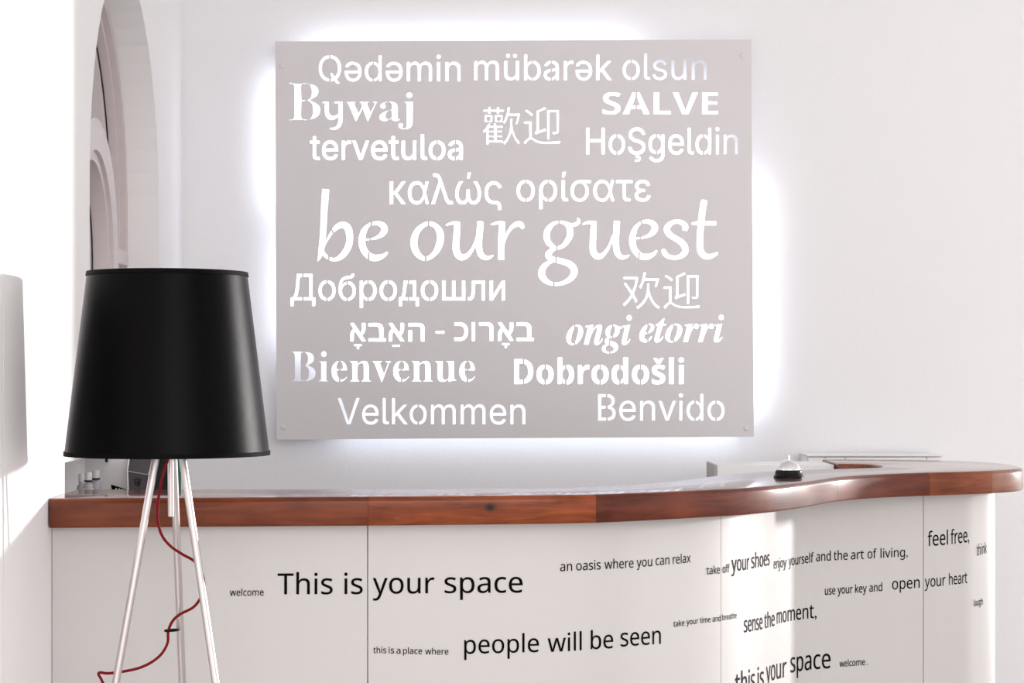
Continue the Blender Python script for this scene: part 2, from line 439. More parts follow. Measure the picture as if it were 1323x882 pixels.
  'm': (935, [[85,0,85,536,156,536,169,463,174,463,203,500,242,525,285,541,332,546,379,542,419,532,452,514,477,488,496,456,501,456,533,496,575,524,622,540,673,546,729,541,774,525,809,500,834,462,849,412,854,349,854,0,767,0,767,345,763,391,750,426,728,452,697,467,658,472,611,467,574,452,547,427,528,392,517,349,513,296,513,0,426,0,426,345,422,391,408,426,386,452,356,467,316,472,268,466,230,450,204,422,187,384,176,336,173,278,173,0]]),
  'n': (618, [[85,0,85,536,156,536,169,463,174,463,205,500,246,525,293,541,343,546,402,541,450,525,488,500,515,462,532,412,537,349,537,0,450,0,450,343,445,389,431,426,407,451,373,467,330,472,277,466,236,450,207,422,188,384,177,336,173,278,173,0]]),
  'k': (534, [[85,0,85,760,172,760,172,363,171,324,168,276,172,276,190,299,215,330,236,355,407,536,510,536,293,307,525,0,419,0,233,250,172,197,172,0]]),
  'f': (344, [[109,0,109,468,15,468,15,509,109,539,109,570,114,633,129,683,155,720,190,745,232,760,283,765,342,760,387,747,364,678,327,688,284,693,257,690,235,680,219,664,202,626,197,571,197,536,332,536,332,468,197,468,197,0]]),
  't': (361, [[249,-10,209,-6,172,5,139,24,114,55,98,98,92,156,92,468,16,468,16,510,93,545,128,659,180,659,180,536,335,536,335,468,180,468,180,158,186,115,204,86,230,68,264,62,305,66,339,73,339,6,299,-6]]),
  'b': (615, [[339,-10,282,-4,236,13,200,38,173,68,166,68,148,0,85,0,85,760,173,760,173,575,172,512,168,465,173,465,200,496,236,522,282,539,339,545,401,537,455,514,500,476,533,422,553,352,560,268,553,184,533,114,499,60,454,21,401,-2],[326,63,370,69,406,87,434,116,453,157,465,208,469,269,463,342,446,399,417,440,376,464,324,472,273,467,234,450,206,423,188,384,177,334,173,271,173,267,177,206,187,156,206,116,233,86,274,69]]),
  'j': (258, [[130,625,110,629,93,639,82,657,78,681,82,706,93,724,110,734,130,737,149,734,166,724,177,706,181,681,177,657,166,639,149,628],[22,-240,-22,-237,-55,-228,-55,-157,-24,-164,11,-167,40,-163,64,-150,80,-124,85,-83,85,536,173,536,173,-80,169,-126,157,-166,137,-198,108,-221,70,-235]]),
  'g': (615, [[290,-240,216,-236,152,-225,97,-206,97,-125,154,-148,220,-162,295,-167,338,-163,374,-149,404,-127,425,-96,439,-59,443,-16,443,5,444,40,446,71,442,71,418,42,390,19,356,3,318,-7,276,-10,212,-2,158,22,114,63,81,118,62,186,55,267,62,347,81,414,114,471,157,512,211,538,275,546,325,541,371,526,410,501,443,465,448,465,460,536,530,536,530,-9,524,-79,504,-137,472,-182,425,-214,365,-234],[289,62,338,67,377,81,407,106,428,140,440,187,444,246,444,267,440,333,427,386,406,425,376,451,336,467,287,472,246,466,211,448,183,419,162,378,150,327,146,266,150,205,162,155,183,115,211,85,246,68]]),
  'd': (615, [[275,-10,213,-2,159,21,115,60,82,113,62,183,55,267,62,352,82,421,116,476,160,515,214,538,276,546,332,540,378,523,413,498,442,467,448,467,445,506,442,546,442,760,530,760,530,0,459,0,446,72,442,72,414,41,378,14,332,-4],[289,63,340,68,380,84,409,110,428,146,439,193,443,250,443,266,439,328,428,379,410,420,382,449,341,467,288,473,245,467,209,448,182,417,162,375,150,324,146,265,150,206,162,156,182,116,209,87,245,69]]),
  'v': (508, [[203,0,0,536,94,536,208,220,225,171,241,120,251,78,255,78,267,120,284,172,300,220,414,536,508,536,304,0]]),
  'x': (529, [[18,0,212,274,27,536,127,536,265,334,402,536,501,536,316,274,511,0,411,0,265,214,117,0]]),
  'q': (615, [[442,-240,442,-11,443,31,447,72,441,72,414,40,378,14,331,-4,273,-10,212,-2,160,21,116,60,82,113,62,183,55,267,62,352,82,421,117,476,162,515,215,538,276,546,333,540,379,522,415,495,443,463,447,463,460,536,530,536,530,-240],[290,63,340,68,379,83,408,109,427,144,439,191,443,248,443,266,439,329,428,380,409,421,380,450,340,467,288,473,244,467,208,448,181,417,162,375,150,324,146,265,150,206,162,157,182,117,209,87,246,69]]),
  ',': (219, [[59,-118,102,-100,134,-74,158,-43,171,-9,176,26,173,59,163,86,149,106,129,119,105,123,75,116,54,95,46,66,52,37,69,18,95,10,97,-29,85,-69,59,-99]]),
  '.': (219, [[109,111,79,103,57,81,49,51,57,21,79,-1,109,-9,139,-1,161,21,169,51,161,81,139,103]]),
 },
 'bold': {
  'S': (551, [[248,-10,175,-5,108,9,46,33,46,174,152,134,206,120,260,115,308,120,340,137,357,161,363,191,359,216,345,238,323,256,278,282,224,308,170,336,142,354,115,377,90,405,71,437,58,475,54,521,61,580,83,630,119,671,168,700,227,718,296,724,351,721,403,711,454,695,508,674,459,556,371,587,331,595,291,598,253,593,225,578,208,555,202,526,206,502,217,482,236,466,278,441,337,412,388,386,431,359,465,328,490,292,506,250,511,198,503,139,481,88,443,47,390,15,326,-4]]),
  'A': (690, [[0,0,252,717,437,717,690,0,527,0,475,170,215,170,163,0],[253,297,439,297,386,463,374,506,358,559,345,606,332,557,316,501,304,463]]),
  'L': (565, [[90,0,90,714,241,714,241,125,531,125,531,0]]),
  'V': (650, [[242,0,0,714,153,714,287,289,299,249,314,187,325,132,336,187,351,249,362,289,497,714,650,714,407,0]]),
  'E': (560, [[90,0,90,714,501,714,501,590,241,590,241,433,483,433,483,309,241,309,241,125,501,125,501,0]]),
  'D': (740, [[90,0,90,714,314,714,385,710,450,696,509,674,559,643,602,604,637,557,662,501,677,437,682,364,678,295,666,234,645,179,616,132,580,92,535,59,484,33,427,15,363,4,292,0],[241,125,306,125,364,130,413,144,453,168,485,202,507,245,521,298,525,360,519,432,502,490,473,535,433,565,383,584,322,590,241,590]]),
  'o': (619, [[308,-10,236,-2,173,23,136,48,105,81,79,120,60,165,49,216,45,274,53,358,77,427,116,483,169,524,234,548,311,556,360,552,406,541,447,523,484,498,515,466,540,428,559,383,570,332,574,274,566,190,542,120,502,64,449,23,384,-2],[310,110,346,115,374,128,396,152,415,203,422,274,415,345,396,396,374,418,345,432,309,436,273,432,245,418,224,396,204,345,197,274,204,203,224,152,245,128,274,115]]),
  'b': (633, [[378,-10,324,-5,284,12,252,34,227,60,217,60,192,0,78,0,78,760,227,760,227,583,225,522,221,475,227,475,253,506,286,533,329,550,382,556,439,548,489,524,531,485,563,429,582,359,588,274,582,188,562,118,530,62,487,22,437,-2],[336,111,365,116,389,130,409,154,429,205,436,276,429,346,409,397,388,419,363,433,334,437,299,433,272,421,252,401,234,355,227,291,227,275,233,205,251,154,270,130,299,116]]),
  'r': (454, [[78,0,78,546,191,546,213,454,220,454,249,493,286,526,331,549,383,556,409,555,433,552,422,412,402,416,378,417,341,414,305,404,273,386,249,360,232,325,227,278,227,0]]),
  'd': (633, [[251,-10,194,-2,145,22,103,62,71,117,51,187,45,272,51,358,71,428,103,484,146,524,196,548,255,556,309,550,352,533,386,507,412,476,417,476,410,523,406,585,406,760,555,760,555,0,441,0,412,71,406,71,380,40,347,14,304,-4],[303,109,340,113,369,125,390,146,409,191,416,255,416,271,410,342,392,393,371,416,340,430,301,435,271,430,245,416,224,393,203,341,196,270,199,221,208,181,224,150,245,127,272,114]]),
  's': (497, [[226,-10,173,-8,128,-3,87,7,46,22,46,145,92,127,141,112,189,102,231,99,269,102,294,112,307,127,312,146,310,159,305,171,293,183,272,196,194,232,148,254,110,275,81,299,61,328,49,362,45,404,52,450,71,488,104,518,148,539,200,552,261,556,311,554,358,546,405,533,453,513,408,406,332,435,296,443,259,446,222,442,200,430,193,410,195,398,202,387,214,376,235,364,307,332,351,313,388,293,418,270,441,242,454,206,459,162,453,111,433,68,401,35,355,10,297,-5]]),
  'l': (305, [[78,0,78,760,227,760,227,0]]),
  'i': (305, [[153,614,122,618,96,630,78,652,72,687,78,722,96,745,122,756,153,760,184,756,210,745,228,722,234,687,228,652,210,630,184,618],[78,0,78,546,227,546,227,0]]),
 },
 'serif': {
  'B': (659, [[24,0,24,26,67,33,93,48,107,77,111,122,111,549,109,587,103,614,92,633,76,645,53,651,23,653,23,678,328,678,422,672,496,653,548,622,580,578,590,522,583,476,564,438,531,408,486,384,427,368,498,349,552,323,592,288,615,246,623,196,615,139,592,90,553,52,499,23,433,6,354,0],[271,375,280,375,328,378,365,389,392,406,410,431,420,467,424,514,418,573,401,614,382,632,356,642,322,646,294,643,280,633,273,613,271,582],[330,36,369,40,400,52,422,73,441,121,448,191,444,241,432,280,413,309,384,328,344,340,294,344,271,344,271,97,274,68,284,50,301,39]]),
  'y': (447, [[78,-209,43,-203,15,-186,-4,-159,-10,-125,-6,-101,7,-79,27,-64,53,-59,77,-63,95,-73,107,-91,111,-113,111,-121,110,-130,115,-143,128,-147,147,-138,170,-110,193,-66,209,-7,54,373,37,410,23,428,12,435,-5,437,-7,437,-7,462,241,462,241,437,217,435,202,431,194,423,191,409,193,397,198,382,276,177,343,359,352,387,354,408,351,422,342,431,325,436,302,437,302,462,446,462,446,437,427,432,413,418,400,394,386,361,241,-36,216,-97,193,-143,168,-174,142,-195,113,-205]]),
  'w': (647, [[182,-15,25,394,9,424,-2,432,-16,437,-16,462,206,462,206,437,189,435,178,431,172,423,170,411,172,396,178,376,248,189,314,350,299,396,291,417,282,430,270,436,250,439,250,462,481,462,481,437,458,433,445,425,440,411,441,401,443,390,500,210,569,381,576,410,573,422,566,430,551,435,530,439,530,462,663,462,663,439,645,435,633,424,613,384,453,-15,430,-15,332,293,208,-15]]),
  'a': (512, [[379,-15,352,-12,330,-4,314,9,303,28,298,52,250,16,198,-6,142,-13,96,-6,60,17,38,51,30,94,37,135,59,172,95,203,177,244,296,283,296,359,292,395,278,421,255,435,220,440,184,436,162,426,155,408,169,382,179,363,183,344,178,320,164,301,142,288,115,284,87,289,67,303,53,324,49,352,55,385,73,415,103,439,141,458,188,470,241,474,305,470,356,457,392,435,416,404,431,363,436,313,436,93,439,59,444,53,453,51,464,54,477,62,490,41,456,10,419,-9],[225,50,241,53,259,61,278,75,296,94,296,252,253,238,219,218,195,193,181,162,176,125,181,83,198,58]]),
  'j': (312, [[158,541,129,546,105,562,88,587,83,616,89,646,105,670,129,687,158,692,188,687,212,670,229,646,234,616,229,587,212,563,188,546],[53,-209,17,-206,-16,-195,-44,-179,-65,-157,-79,-132,-83,-104,-79,-79,-67,-60,-47,-47,-22,-43,3,-47,22,-58,35,-76,39,-98,36,-114,28,-130,16,-153,24,-169,46,-174,73,-168,87,-149,93,-119,95,-80,95,372,92,404,83,424,65,434,33,438,33,462,237,462,237,-32,232,-86,215,-130,189,-165,152,-189,107,-204]]),
  'i': (295, [[150,539,121,544,97,561,80,585,75,614,80,644,97,668,121,685,150,690,179,685,204,668,220,644,225,614,220,585,203,561,179,544],[27,0,27,24,52,29,68,38,75,55,78,83,78,375,76,406,70,424,55,433,30,437,31,462,221,462,221,83,223,56,230,39,244,29,268,24,268,0]]),
  'e': (448, [[229,-15,174,-7,126,16,86,52,55,102,36,163,29,234,36,300,56,358,88,406,130,443,179,466,234,474,287,468,333,449,371,417,399,374,415,321,421,258,421,247,174,247,180,181,195,129,219,92,253,70,297,63,335,70,370,92,402,128,424,108,393,64,358,29,319,5,276,-10],[173,286,300,286,300,320,297,375,288,413,277,429,261,439,240,442,216,436,197,420,184,392,176,353,173,303]]),
  'n': (567, [[27,0,27,24,52,28,67,38,75,56,78,83,78,377,76,404,68,423,53,434,28,438,28,462,220,462,220,398,260,440,308,466,362,474,409,468,445,449,471,417,487,372,492,315,492,83,495,56,502,39,517,28,541,24,541,0,301,0,301,24,308,24,331,31,345,50,350,83,350,323,348,359,341,384,327,399,302,404,272,398,245,380,220,350,220,83,222,56,230,39,244,28,268,24,268,0]]),
  'v': (456, [[212,-15,57,369,33,419,18,432,-4,437,-4,462,244,462,244,438,232,438,210,435,196,426,192,411,194,399,275,182,351,376,359,405,353,423,334,434,303,438,303,462,454,462,454,439,430,430,414,415,401,393,387,362,238,-15]]),
  'u': (558, [[195,-15,153,-11,121,3,97,26,81,57,71,96,68,144,68,369,66,399,59,421,43,433,17,438,17,462,211,462,211,110,214,87,225,69,241,57,263,53,292,58,318,73,340,98,340,369,337,401,329,422,312,434,282,438,282,462,482,462,482,104,485,76,493,58,509,49,536,44,536,19,446,11,340,-15,340,60,312,29,277,5,238,-10]]),
 },
 'ital': {
  'o': (470, [[143,-14,100,-9,62,5,30,30,5,62,-10,101,-15,146,-9,201,9,257,36,310,72,359,113,400,160,433,210,454,261,461,309,456,349,442,381,419,405,387,419,348,424,302,418,248,402,194,375,140,340,91,298,49,251,15,198,-7],[154,20,177,26,199,45,220,74,241,110,259,152,275,196,298,285,304,325,306,358,300,397,284,421,256,429,233,423,211,405,189,377,169,342,150,300,135,256,112,166,105,124,103,87,109,50,126,27]]),
  'n': (532, [[317,-14,293,-11,274,-2,261,13,253,34,250,61,253,88,261,125,293,228,328,330,336,367,331,383,317,388,281,376,243,341,203,283,173,226,145,160,120,84,98,0,-21,0,63,314,74,358,77,378,72,394,59,403,36,406,27,406,25,431,225,461,173,288,227,365,278,419,311,442,346,456,381,461,408,458,429,449,444,434,453,413,456,386,449,337,424,253,370,85,374,69,387,64,401,68,416,82,453,134,475,119,434,61,396,20,358,-6]]),
  'g': (444, [[115,-207,58,-204,11,-193,-27,-177,-54,-154,-71,-129,-76,-99,-68,-65,-46,-38,-7,-14,49,8,20,30,2,52,-4,76,1,101,18,124,45,147,85,170,53,194,31,219,17,248,13,281,20,327,42,370,75,407,118,436,168,455,222,461,273,456,320,439,363,412,450,412,445,370,389,370,392,353,393,335,386,287,364,244,329,207,285,179,233,161,176,155,124,158,105,141,98,125,108,108,139,94,201,75,271,48,300,31,321,13,340,-18,347,-54,340,-96,317,-134,281,-164,235,-188,179,-202],[173,186,198,193,223,212,244,242,261,280,271,322,275,367,270,401,256,421,232,428,206,421,181,400,159,368,143,330,132,288,128,244,133,212,148,192],[126,-174,174,-168,210,-152,233,-127,241,-98,237,-78,225,-62,206,-48,160,-28,90,-6,46,-32,20,-60,11,-92,19,-124,44,-151,81,-168]]),
  'i': (289, [[196,553,170,558,149,572,135,593,130,619,135,645,149,666,170,680,196,685,221,680,243,666,257,645,262,619,257,593,243,572,221,558],[73,-12,43,-7,20,8,6,31,1,61,6,96,15,130,66,314,76,353,79,378,74,394,61,403,38,406,29,406,28,431,133,445,223,461,133,127,125,82,129,68,141,63,170,81,211,134,231,120,200,72,169,36,138,9,106,-7]]),
  'e': (401, [[130,-14,89,-9,54,5,24,28,2,60,-12,99,-16,146,-10,200,9,256,37,309,73,358,116,400,163,433,212,454,262,461,308,455,342,436,364,407,371,369,364,331,343,294,308,259,258,227,195,203,117,185,111,131,116,99,130,74,152,58,182,53,219,63,255,93,291,142,319,124,288,74,254,36,216,8,175,-8],[125,218,170,233,209,255,242,283,267,316,283,351,288,387,286,405,279,418,268,425,255,428,233,422,210,404,187,375,153,309]]),
  't': (275, [[45,-14,21,-11,1,-2,-12,12,-20,32,-23,58,-22,78,-16,104,67,407,19,407,19,442,86,475,147,525,200,592,241,592,199,447,278,447,267,407,188,407,114,153,104,114,100,84,104,67,115,61,146,81,191,141,214,126,172,65,132,22,90,-5]]),
  'r': (388, [[-21,0,63,314,74,358,77,378,72,394,59,403,36,406,27,406,25,431,225,461,170,281,215,362,236,393,255,417,274,436,293,450,312,458,331,461,362,454,380,431,386,394,382,365,371,343,352,329,328,324,300,332,277,354,268,359,246,348,220,315,189,260,164,206,141,145,119,76,98,0]]),
 },
 'greek': {
  'κ': (520, [[163,542,163,0,75,0,75,542],[509,542,250,239,129,239,129,303,208,303,403,542],[397,0,198,241,245,304,506,0]]),
  'α': (660, [[289,-12,244,-8,202,4,164,24,116,67,80,124,57,192,49,269,57,347,80,416,103,455,132,488,166,515,204,534,246,546,292,550,341,545,383,532,417,510,445,483,467,451,485,416,497,381,505,346,537,346,541,273,622,0,540,0,473,273,453,335,439,368,421,401,398,429,370,452,336,467,294,472,250,466,212,447,180,417,157,377,143,328,138,269,143,211,157,162,179,121,209,91,246,72,290,66,331,71,366,87,394,110,419,139,438,172,453,206,473,270,532,542,614,542,541,270,537,199,509,199,485,129,467,93,444,60,415,31,380,8,338,-7]]),
  'λ': (634, [[25,0,233,546,220,582,205,614,190,636,172,650,153,657,131,658,106,655,93,653,73,729,100,735,136,738,171,735,204,725,232,708,257,685,278,653,297,613,475,146,490,115,506,93,523,78,543,71,564,69,589,72,602,74,622,-1,597,-7,559,-10,524,-7,492,3,464,20,439,44,417,75,399,114,322,321,290,418,263,513,294,513,267,419,236,321,121,0]]),
  'ώ': (800, [[250,-8,195,-1,147,20,106,55,75,104,56,167,49,243,54,312,68,375,88,429,114,476,141,514,167,542,265,542,235,507,205,466,178,420,157,368,142,309,137,243,140,192,151,149,168,115,190,90,219,75,252,70,284,75,311,88,332,112,351,162,358,232,358,351,443,351,443,232,449,162,468,112,488,88,514,75,546,70,581,75,610,90,634,115,650,149,661,192,664,243,659,310,644,370,622,423,595,469,565,508,536,542,634,542,660,514,687,478,712,432,733,377,746,314,751,243,745,166,726,104,695,55,654,20,605,-1,549,-8,504,-4,469,10,440,30,419,57,402,89,391,126,407,126,395,88,379,55,356,28,328,9,292,-4],[371,613,388,757,480,757,432,613]]),
  'ς': (563, [[415,-140,415,-62,410,-36,396,-16,373,-4,343,0,296,0,227,8,167,32,132,57,103,87,80,125,57,191,49,268,57,348,80,416,103,455,132,488,167,515,206,534,249,546,296,550,335,547,372,539,405,527,436,509,463,487,486,461,504,430,517,396,433,375,425,395,415,414,402,430,386,445,368,456,347,465,323,470,296,472,247,465,208,444,177,411,155,370,142,321,138,268,142,216,155,170,177,131,208,101,247,82,296,76,343,76,387,72,425,60,456,39,480,13,494,-21,499,-61,499,-140]]),
  'ο': (593, [[296,-12,249,-8,206,4,167,24,132,50,103,83,80,122,57,190,49,268,57,348,80,416,103,455,132,488,167,515,206,534,249,546,296,550,344,546,388,534,427,515,462,488,491,455,514,416,537,348,545,268,537,190,514,122,491,83,462,50,427,24,388,4,344,-8],[296,66,346,73,387,94,418,127,440,168,453,216,457,268,453,321,440,370,418,411,387,444,346,465,296,472,247,465,208,444,177,411,155,370,142,321,138,268,142,216,155,168,177,127,208,94,247,73]]),
  'ρ': (606, [[75,-204,75,271,83,350,105,419,128,457,156,489,189,516,227,535,270,546,317,550,364,546,406,535,444,516,477,490,505,458,528,420,550,351,558,271,551,191,529,123,494,66,448,24,412,4,372,-8,328,-12,283,-8,247,5,218,23,197,45,169,84,163,84,163,-204],[315,67,362,74,401,94,431,126,452,167,465,216,469,271,465,325,453,373,432,414,402,445,363,465,316,472,271,466,232,447,201,416,179,377,166,328,161,271,166,215,179,165,201,124,232,93,270,74]]),
  'ί': (270, [[199,-3,161,1,129,11,106,29,89,53,78,84,75,121,75,542,163,542,163,141,165,109,172,89,186,78,209,74,229,75,243,78,258,4,231,-1],[89,613,106,757,199,757,150,613]]),
  'σ': (620, [[296,-12,249,-8,206,4,167,24,132,50,103,83,80,122,57,190,49,268,57,346,80,413,103,450,132,482,167,508,206,527,249,538,296,542,600,542,600,468,366,468,296,464,247,458,208,438,177,407,155,367,142,320,138,268,142,216,155,168,177,127,208,94,247,73,296,66,346,73,387,94,418,127,440,168,453,216,457,268,453,320,440,367,418,407,387,438,346,458,296,464,296,489,349,485,398,475,440,456,476,431,505,398,527,358,540,311,545,256,537,183,514,119,477,64,427,23,388,4,344,-8]]),
  'τ': (464, [[337,-6,294,-2,257,10,228,31,206,58,193,92,189,133,189,464,9,464,9,542,456,542,456,464,276,464,276,140,280,109,291,88,311,75,340,71,362,73,385,77,401,2,372,-4]]),
  'ε': (530, [[271,-10,211,-5,158,10,113,33,80,64,58,102,51,146,53,170,61,195,73,218,93,239,119,257,155,272,200,281,256,284,330,284,330,242,266,242,231,239,201,230,176,216,158,198,147,176,143,152,147,129,159,109,179,92,220,74,274,68,309,71,338,78,359,91,376,109,387,131,396,159,482,142,468,98,446,61,415,30,376,8,328,-5],[257,260,203,263,159,272,125,285,100,302,81,322,70,344,64,367,62,391,69,437,88,476,119,508,161,531,212,545,270,550,324,546,369,534,406,513,436,486,457,452,472,411,389,391,374,425,350,451,316,468,270,473,221,467,183,450,158,423,150,389,157,359,179,336,215,320,267,315,330,315,330,260]]),
 },
 'cyr': {
  'Д': (813, [[45,-156,45,81,104,81,122,100,139,123,154,152,168,189,180,232,191,285,200,348,207,421,232,728,687,728,687,81,768,81,768,-156,679,-156,679,0,134,0,134,-156],[211,81,595,81,595,646,316,646,298,421,291,347,281,277,268,214,252,160,233,115]]),
  'о': (593, [[296,-12,249,-8,206,4,167,24,132,50,103,83,80,122,57,190,49,268,57,348,80,416,103,455,132,488,167,515,206,534,249,546,296,550,344,546,388,534,427,515,462,488,491,455,514,416,537,348,545,268,537,190,514,122,491,83,462,50,427,24,388,4,344,-8],[296,66,346,73,387,94,418,127,440,168,453,216,457,268,453,321,440,370,418,411,387,444,346,465,296,472,247,465,208,444,177,411,155,370,142,321,138,268,142,216,155,168,177,127,208,94,247,73]]),
  'б': (588, [[297,-12,231,-4,171,22,136,47,107,79,82,117,64,161,53,210,49,265,49,283,51,362,59,431,71,488,89,537,113,577,145,609,182,634,228,652,280,663,341,669,370,673,391,679,405,687,414,698,419,711,420,728,499,728,495,690,484,659,464,634,434,616,393,603,341,596,274,588,222,573,182,548,153,510,133,455,121,380,123,380,142,416,168,449,201,477,239,500,281,515,327,520,366,516,402,505,435,486,478,445,512,392,533,329,540,259,532,186,509,121,471,66,422,24,384,4,342,-8],[298,65,343,71,381,88,411,116,434,154,447,200,452,255,448,309,435,355,413,392,384,420,346,437,302,443,256,437,216,419,182,389,158,351,142,304,137,251,142,200,156,155,179,117,212,89,251,71]]),
  'р': (606, [[75,-204,75,542,160,542,160,457,169,457,197,495,217,515,245,533,281,546,328,550,372,546,412,535,448,516,494,474,529,418,551,350,558,270,551,190,529,121,494,65,448,23,412,4,372,-8,328,-12,283,-8,247,5,218,23,197,45,169,84,163,84,163,-204],[315,67,361,74,400,94,430,126,452,167,465,216,469,271,465,325,452,374,431,414,401,446,362,465,315,472,269,466,231,447,200,416,179,376,165,327,161,271,166,214,179,165,201,124,232,93,270,74]]),
  'д': (610, [[19,-157,19,81,63,81,92,118,113,166,128,234,140,330,158,542,509,542,509,81,592,81,592,-157,505,-157,505,0,106,0,106,-157],[163,81,422,81,422,462,237,462,225,330,216,250,204,181,187,125]]),
  'ш': (818, [[75,542,163,542,163,81,365,81,365,542,453,542,453,81,655,81,655,542,743,542,743,0,75,0]]),
  'л': (572, [[9,0,9,81,29,81,51,83,69,90,84,103,96,123,105,151,112,190,120,301,130,542,498,542,498,0,410,0,410,462,213,462,205,271,197,188,185,121,164,68,135,30,109,13,77,3,39,0]]),
  'и': (587, [[512,0,424,0,424,393,418,393,159,0,75,0,75,542,163,542,163,148,168,148,429,542,512,542]]),
 },
 'hebrew': {
  'א': (606, [[450,0,193,382,50,592,156,592,397,234,556,0],[56,0,56,158,61,228,76,286,99,334,132,373,172,403,219,423,246,356,216,341,191,319,171,291,157,256,149,213,146,164,146,0],[385,184,355,250,385,265,410,287,428,315,442,350,449,392,452,440,452,592,542,592,542,446,537,379,524,322,501,274,470,235,431,205]]),
  'ב': (542, [[349,0,349,385,346,427,335,459,318,482,281,502,232,509,30,509,30,592,238,592,300,587,351,572,390,547,417,511,434,463,439,403,439,0],[30,0,30,83,517,83,517,0]]),
  'ה': (652, [[482,0,482,385,479,427,468,459,451,482,414,502,365,509,85,509,85,592,371,592,433,587,484,572,523,547,550,511,567,463,572,403,572,0],[85,0,85,354,175,354,175,0]]),
  'כ': (540, [[30,0,30,83,222,83,277,90,322,109,355,143,378,186,392,237,397,296,391,360,375,413,347,455,308,485,258,503,197,509,30,509,30,592,207,592,272,587,329,571,378,545,418,510,450,467,472,418,486,361,490,299,482,219,460,147,436,105,406,69,370,40,327,18,278,4,222,0]]),
  'ו': (260, [[85,0,85,592,175,592,175,0]]),
  'ר': (542, [[372,0,372,385,369,427,358,459,341,482,304,502,255,509,15,509,15,592,261,592,323,587,374,572,413,547,440,511,457,463,462,403,462,0]]),
 },
 'cjk': {
  '歡': (1000, [[132,595,225,595,225,507,132,507],[81,640,81,463,278,463,278,640],[382,595,476,595,476,509,382,509],[332,640,332,463,528,463,528,640],[318,213,318,150,186,150,186,213],[711,551,711,482,710,418,705,347,693,273,673,196,642,119,597,44,536,-27,536,28,383,28,383,98,524,98,524,150,383,150,383,213,518,213,518,265,383,265,383,325,536,325,536,380,388,380,370,418,345,455,293,433,310,407,324,380,200,380,228,440,172,457,134,378,86,305,31,244,52,219,70,193,98,224,125,259,125,-80,186,-80,186,-28,535,-28,532,-31,557,-57,578,-86,630,-27,672,34,705,98,730,162,749,227,772,155,800,89,833,29,872,-27,919,-80,938,-49,963,-23,905,42,858,113,821,194,793,287,772,396,774,481,774,551],[318,265,186,265,186,325,318,325],[318,98,318,28,186,28,186,98],[381,840,381,772,233,772,233,840,168,840,168,772,49,772,49,714,168,714,168,662,233,662,233,714,381,714,381,662,446,662,446,714,568,714,568,772,446,772,446,840],[650,841,635,753,616,668,592,589,563,518,529,458,586,418,631,506,668,611,888,611,866,512,842,427,896,408,933,529,963,668,918,684,908,680,686,680,715,830]]),
  '迎': (1000, [[68,735,165,668,244,600,293,652,213,717,114,780],[251,490,48,490,48,420,178,420,178,100,134,74,87,34,39,-14,89,-79,138,-17,184,28,222,46,265,26,320,-12,395,-45,484,-62,594,-67,781,-64,939,-57,947,-17,961,21,783,7,596,2,494,5,408,20,335,51,286,84,251,105],[621,766,621,48,690,48,690,701,851,701,851,250,848,238,836,234,800,233,740,234,754,202,763,169,839,171,888,181,908,196,918,218,921,249,921,766],[343,157,401,184,602,253,598,285,597,320,426,268,426,703,525,742,615,787,560,842,467,789,356,743,356,295,347,257,328,230,307,214,327,186]]),
  '欢': (1000, [[53,550,144,424,232,290,170,189,100,107,25,44,53,17,76,-13,148,49,215,126,275,218,317,141,350,73,410,123,369,203,315,295,363,419,402,558,429,713,383,728,370,725,50,725,50,657,350,657,329,554,301,457,268,367,187,482,106,591],[547,839,533,752,515,670,492,592,463,523,427,464,459,444,488,421,536,512,575,620,862,620,841,542,819,475,879,456,915,558,947,677,897,691,885,689,593,689,619,829],[632,560,632,490,630,423,622,350,604,273,573,194,523,116,453,40,357,-30,386,-55,410,-82,495,-20,562,46,613,115,650,185,675,256,707,168,746,89,794,21,852,-35,920,-80,943,-47,971,-17,910,19,857,65,812,121,775,186,744,258,720,337,701,422,703,489,703,560]]),
 },
}

# ================================================================== the room
WALL_D = 7.0


def wall_x(d):
    return -1.045 - 0.0413 * (d - 4.53)


D_GAP = 4.06
structure(box('floor', -3.2, 6.5, -2.6, 7.3, -0.06, 0.0, M['floor']))
structure(box('ceiling', -3.2, 6.5, -2.6, 7.3, 3.60, 3.66, M['ceiling']))
_w = [(wall_x(WALL_D) - 0.001, 0.0), (6.5, 0.0), (6.5, 3.6), (wall_x(WALL_D) - 0.001, 3.6)]
_h = [(2.30, 0.25), (5.6, 0.25), (5.6, 2.7), (2.30, 2.7)]
_V, _T = triangulate([_w, _h], lambda C: winding(C, [_h]) == 0)
structure(solid('wall_back', _V, _T[:, ::-1], lambda x, z, s: (x, WALL_D + (0.12 if s else 0.0), z), M['wall']))
win2 = structure(empty('window_2', (4.0, 7.06, 0.25), 'wide white window in the back wall beyond the right end of the desk', None))
for a in (2.32, 4.025, 5.58):
    box('frame_post', a - 0.02, a + 0.02, 7.04, 7.08, 0.25, 2.7, M['white_plastic'], win2)
for b in (0.27, 2.68):
    box('frame_rail', 2.30, 5.6, 7.035, 7.085, b - 0.02, b + 0.02, M['white_plastic'], win2)

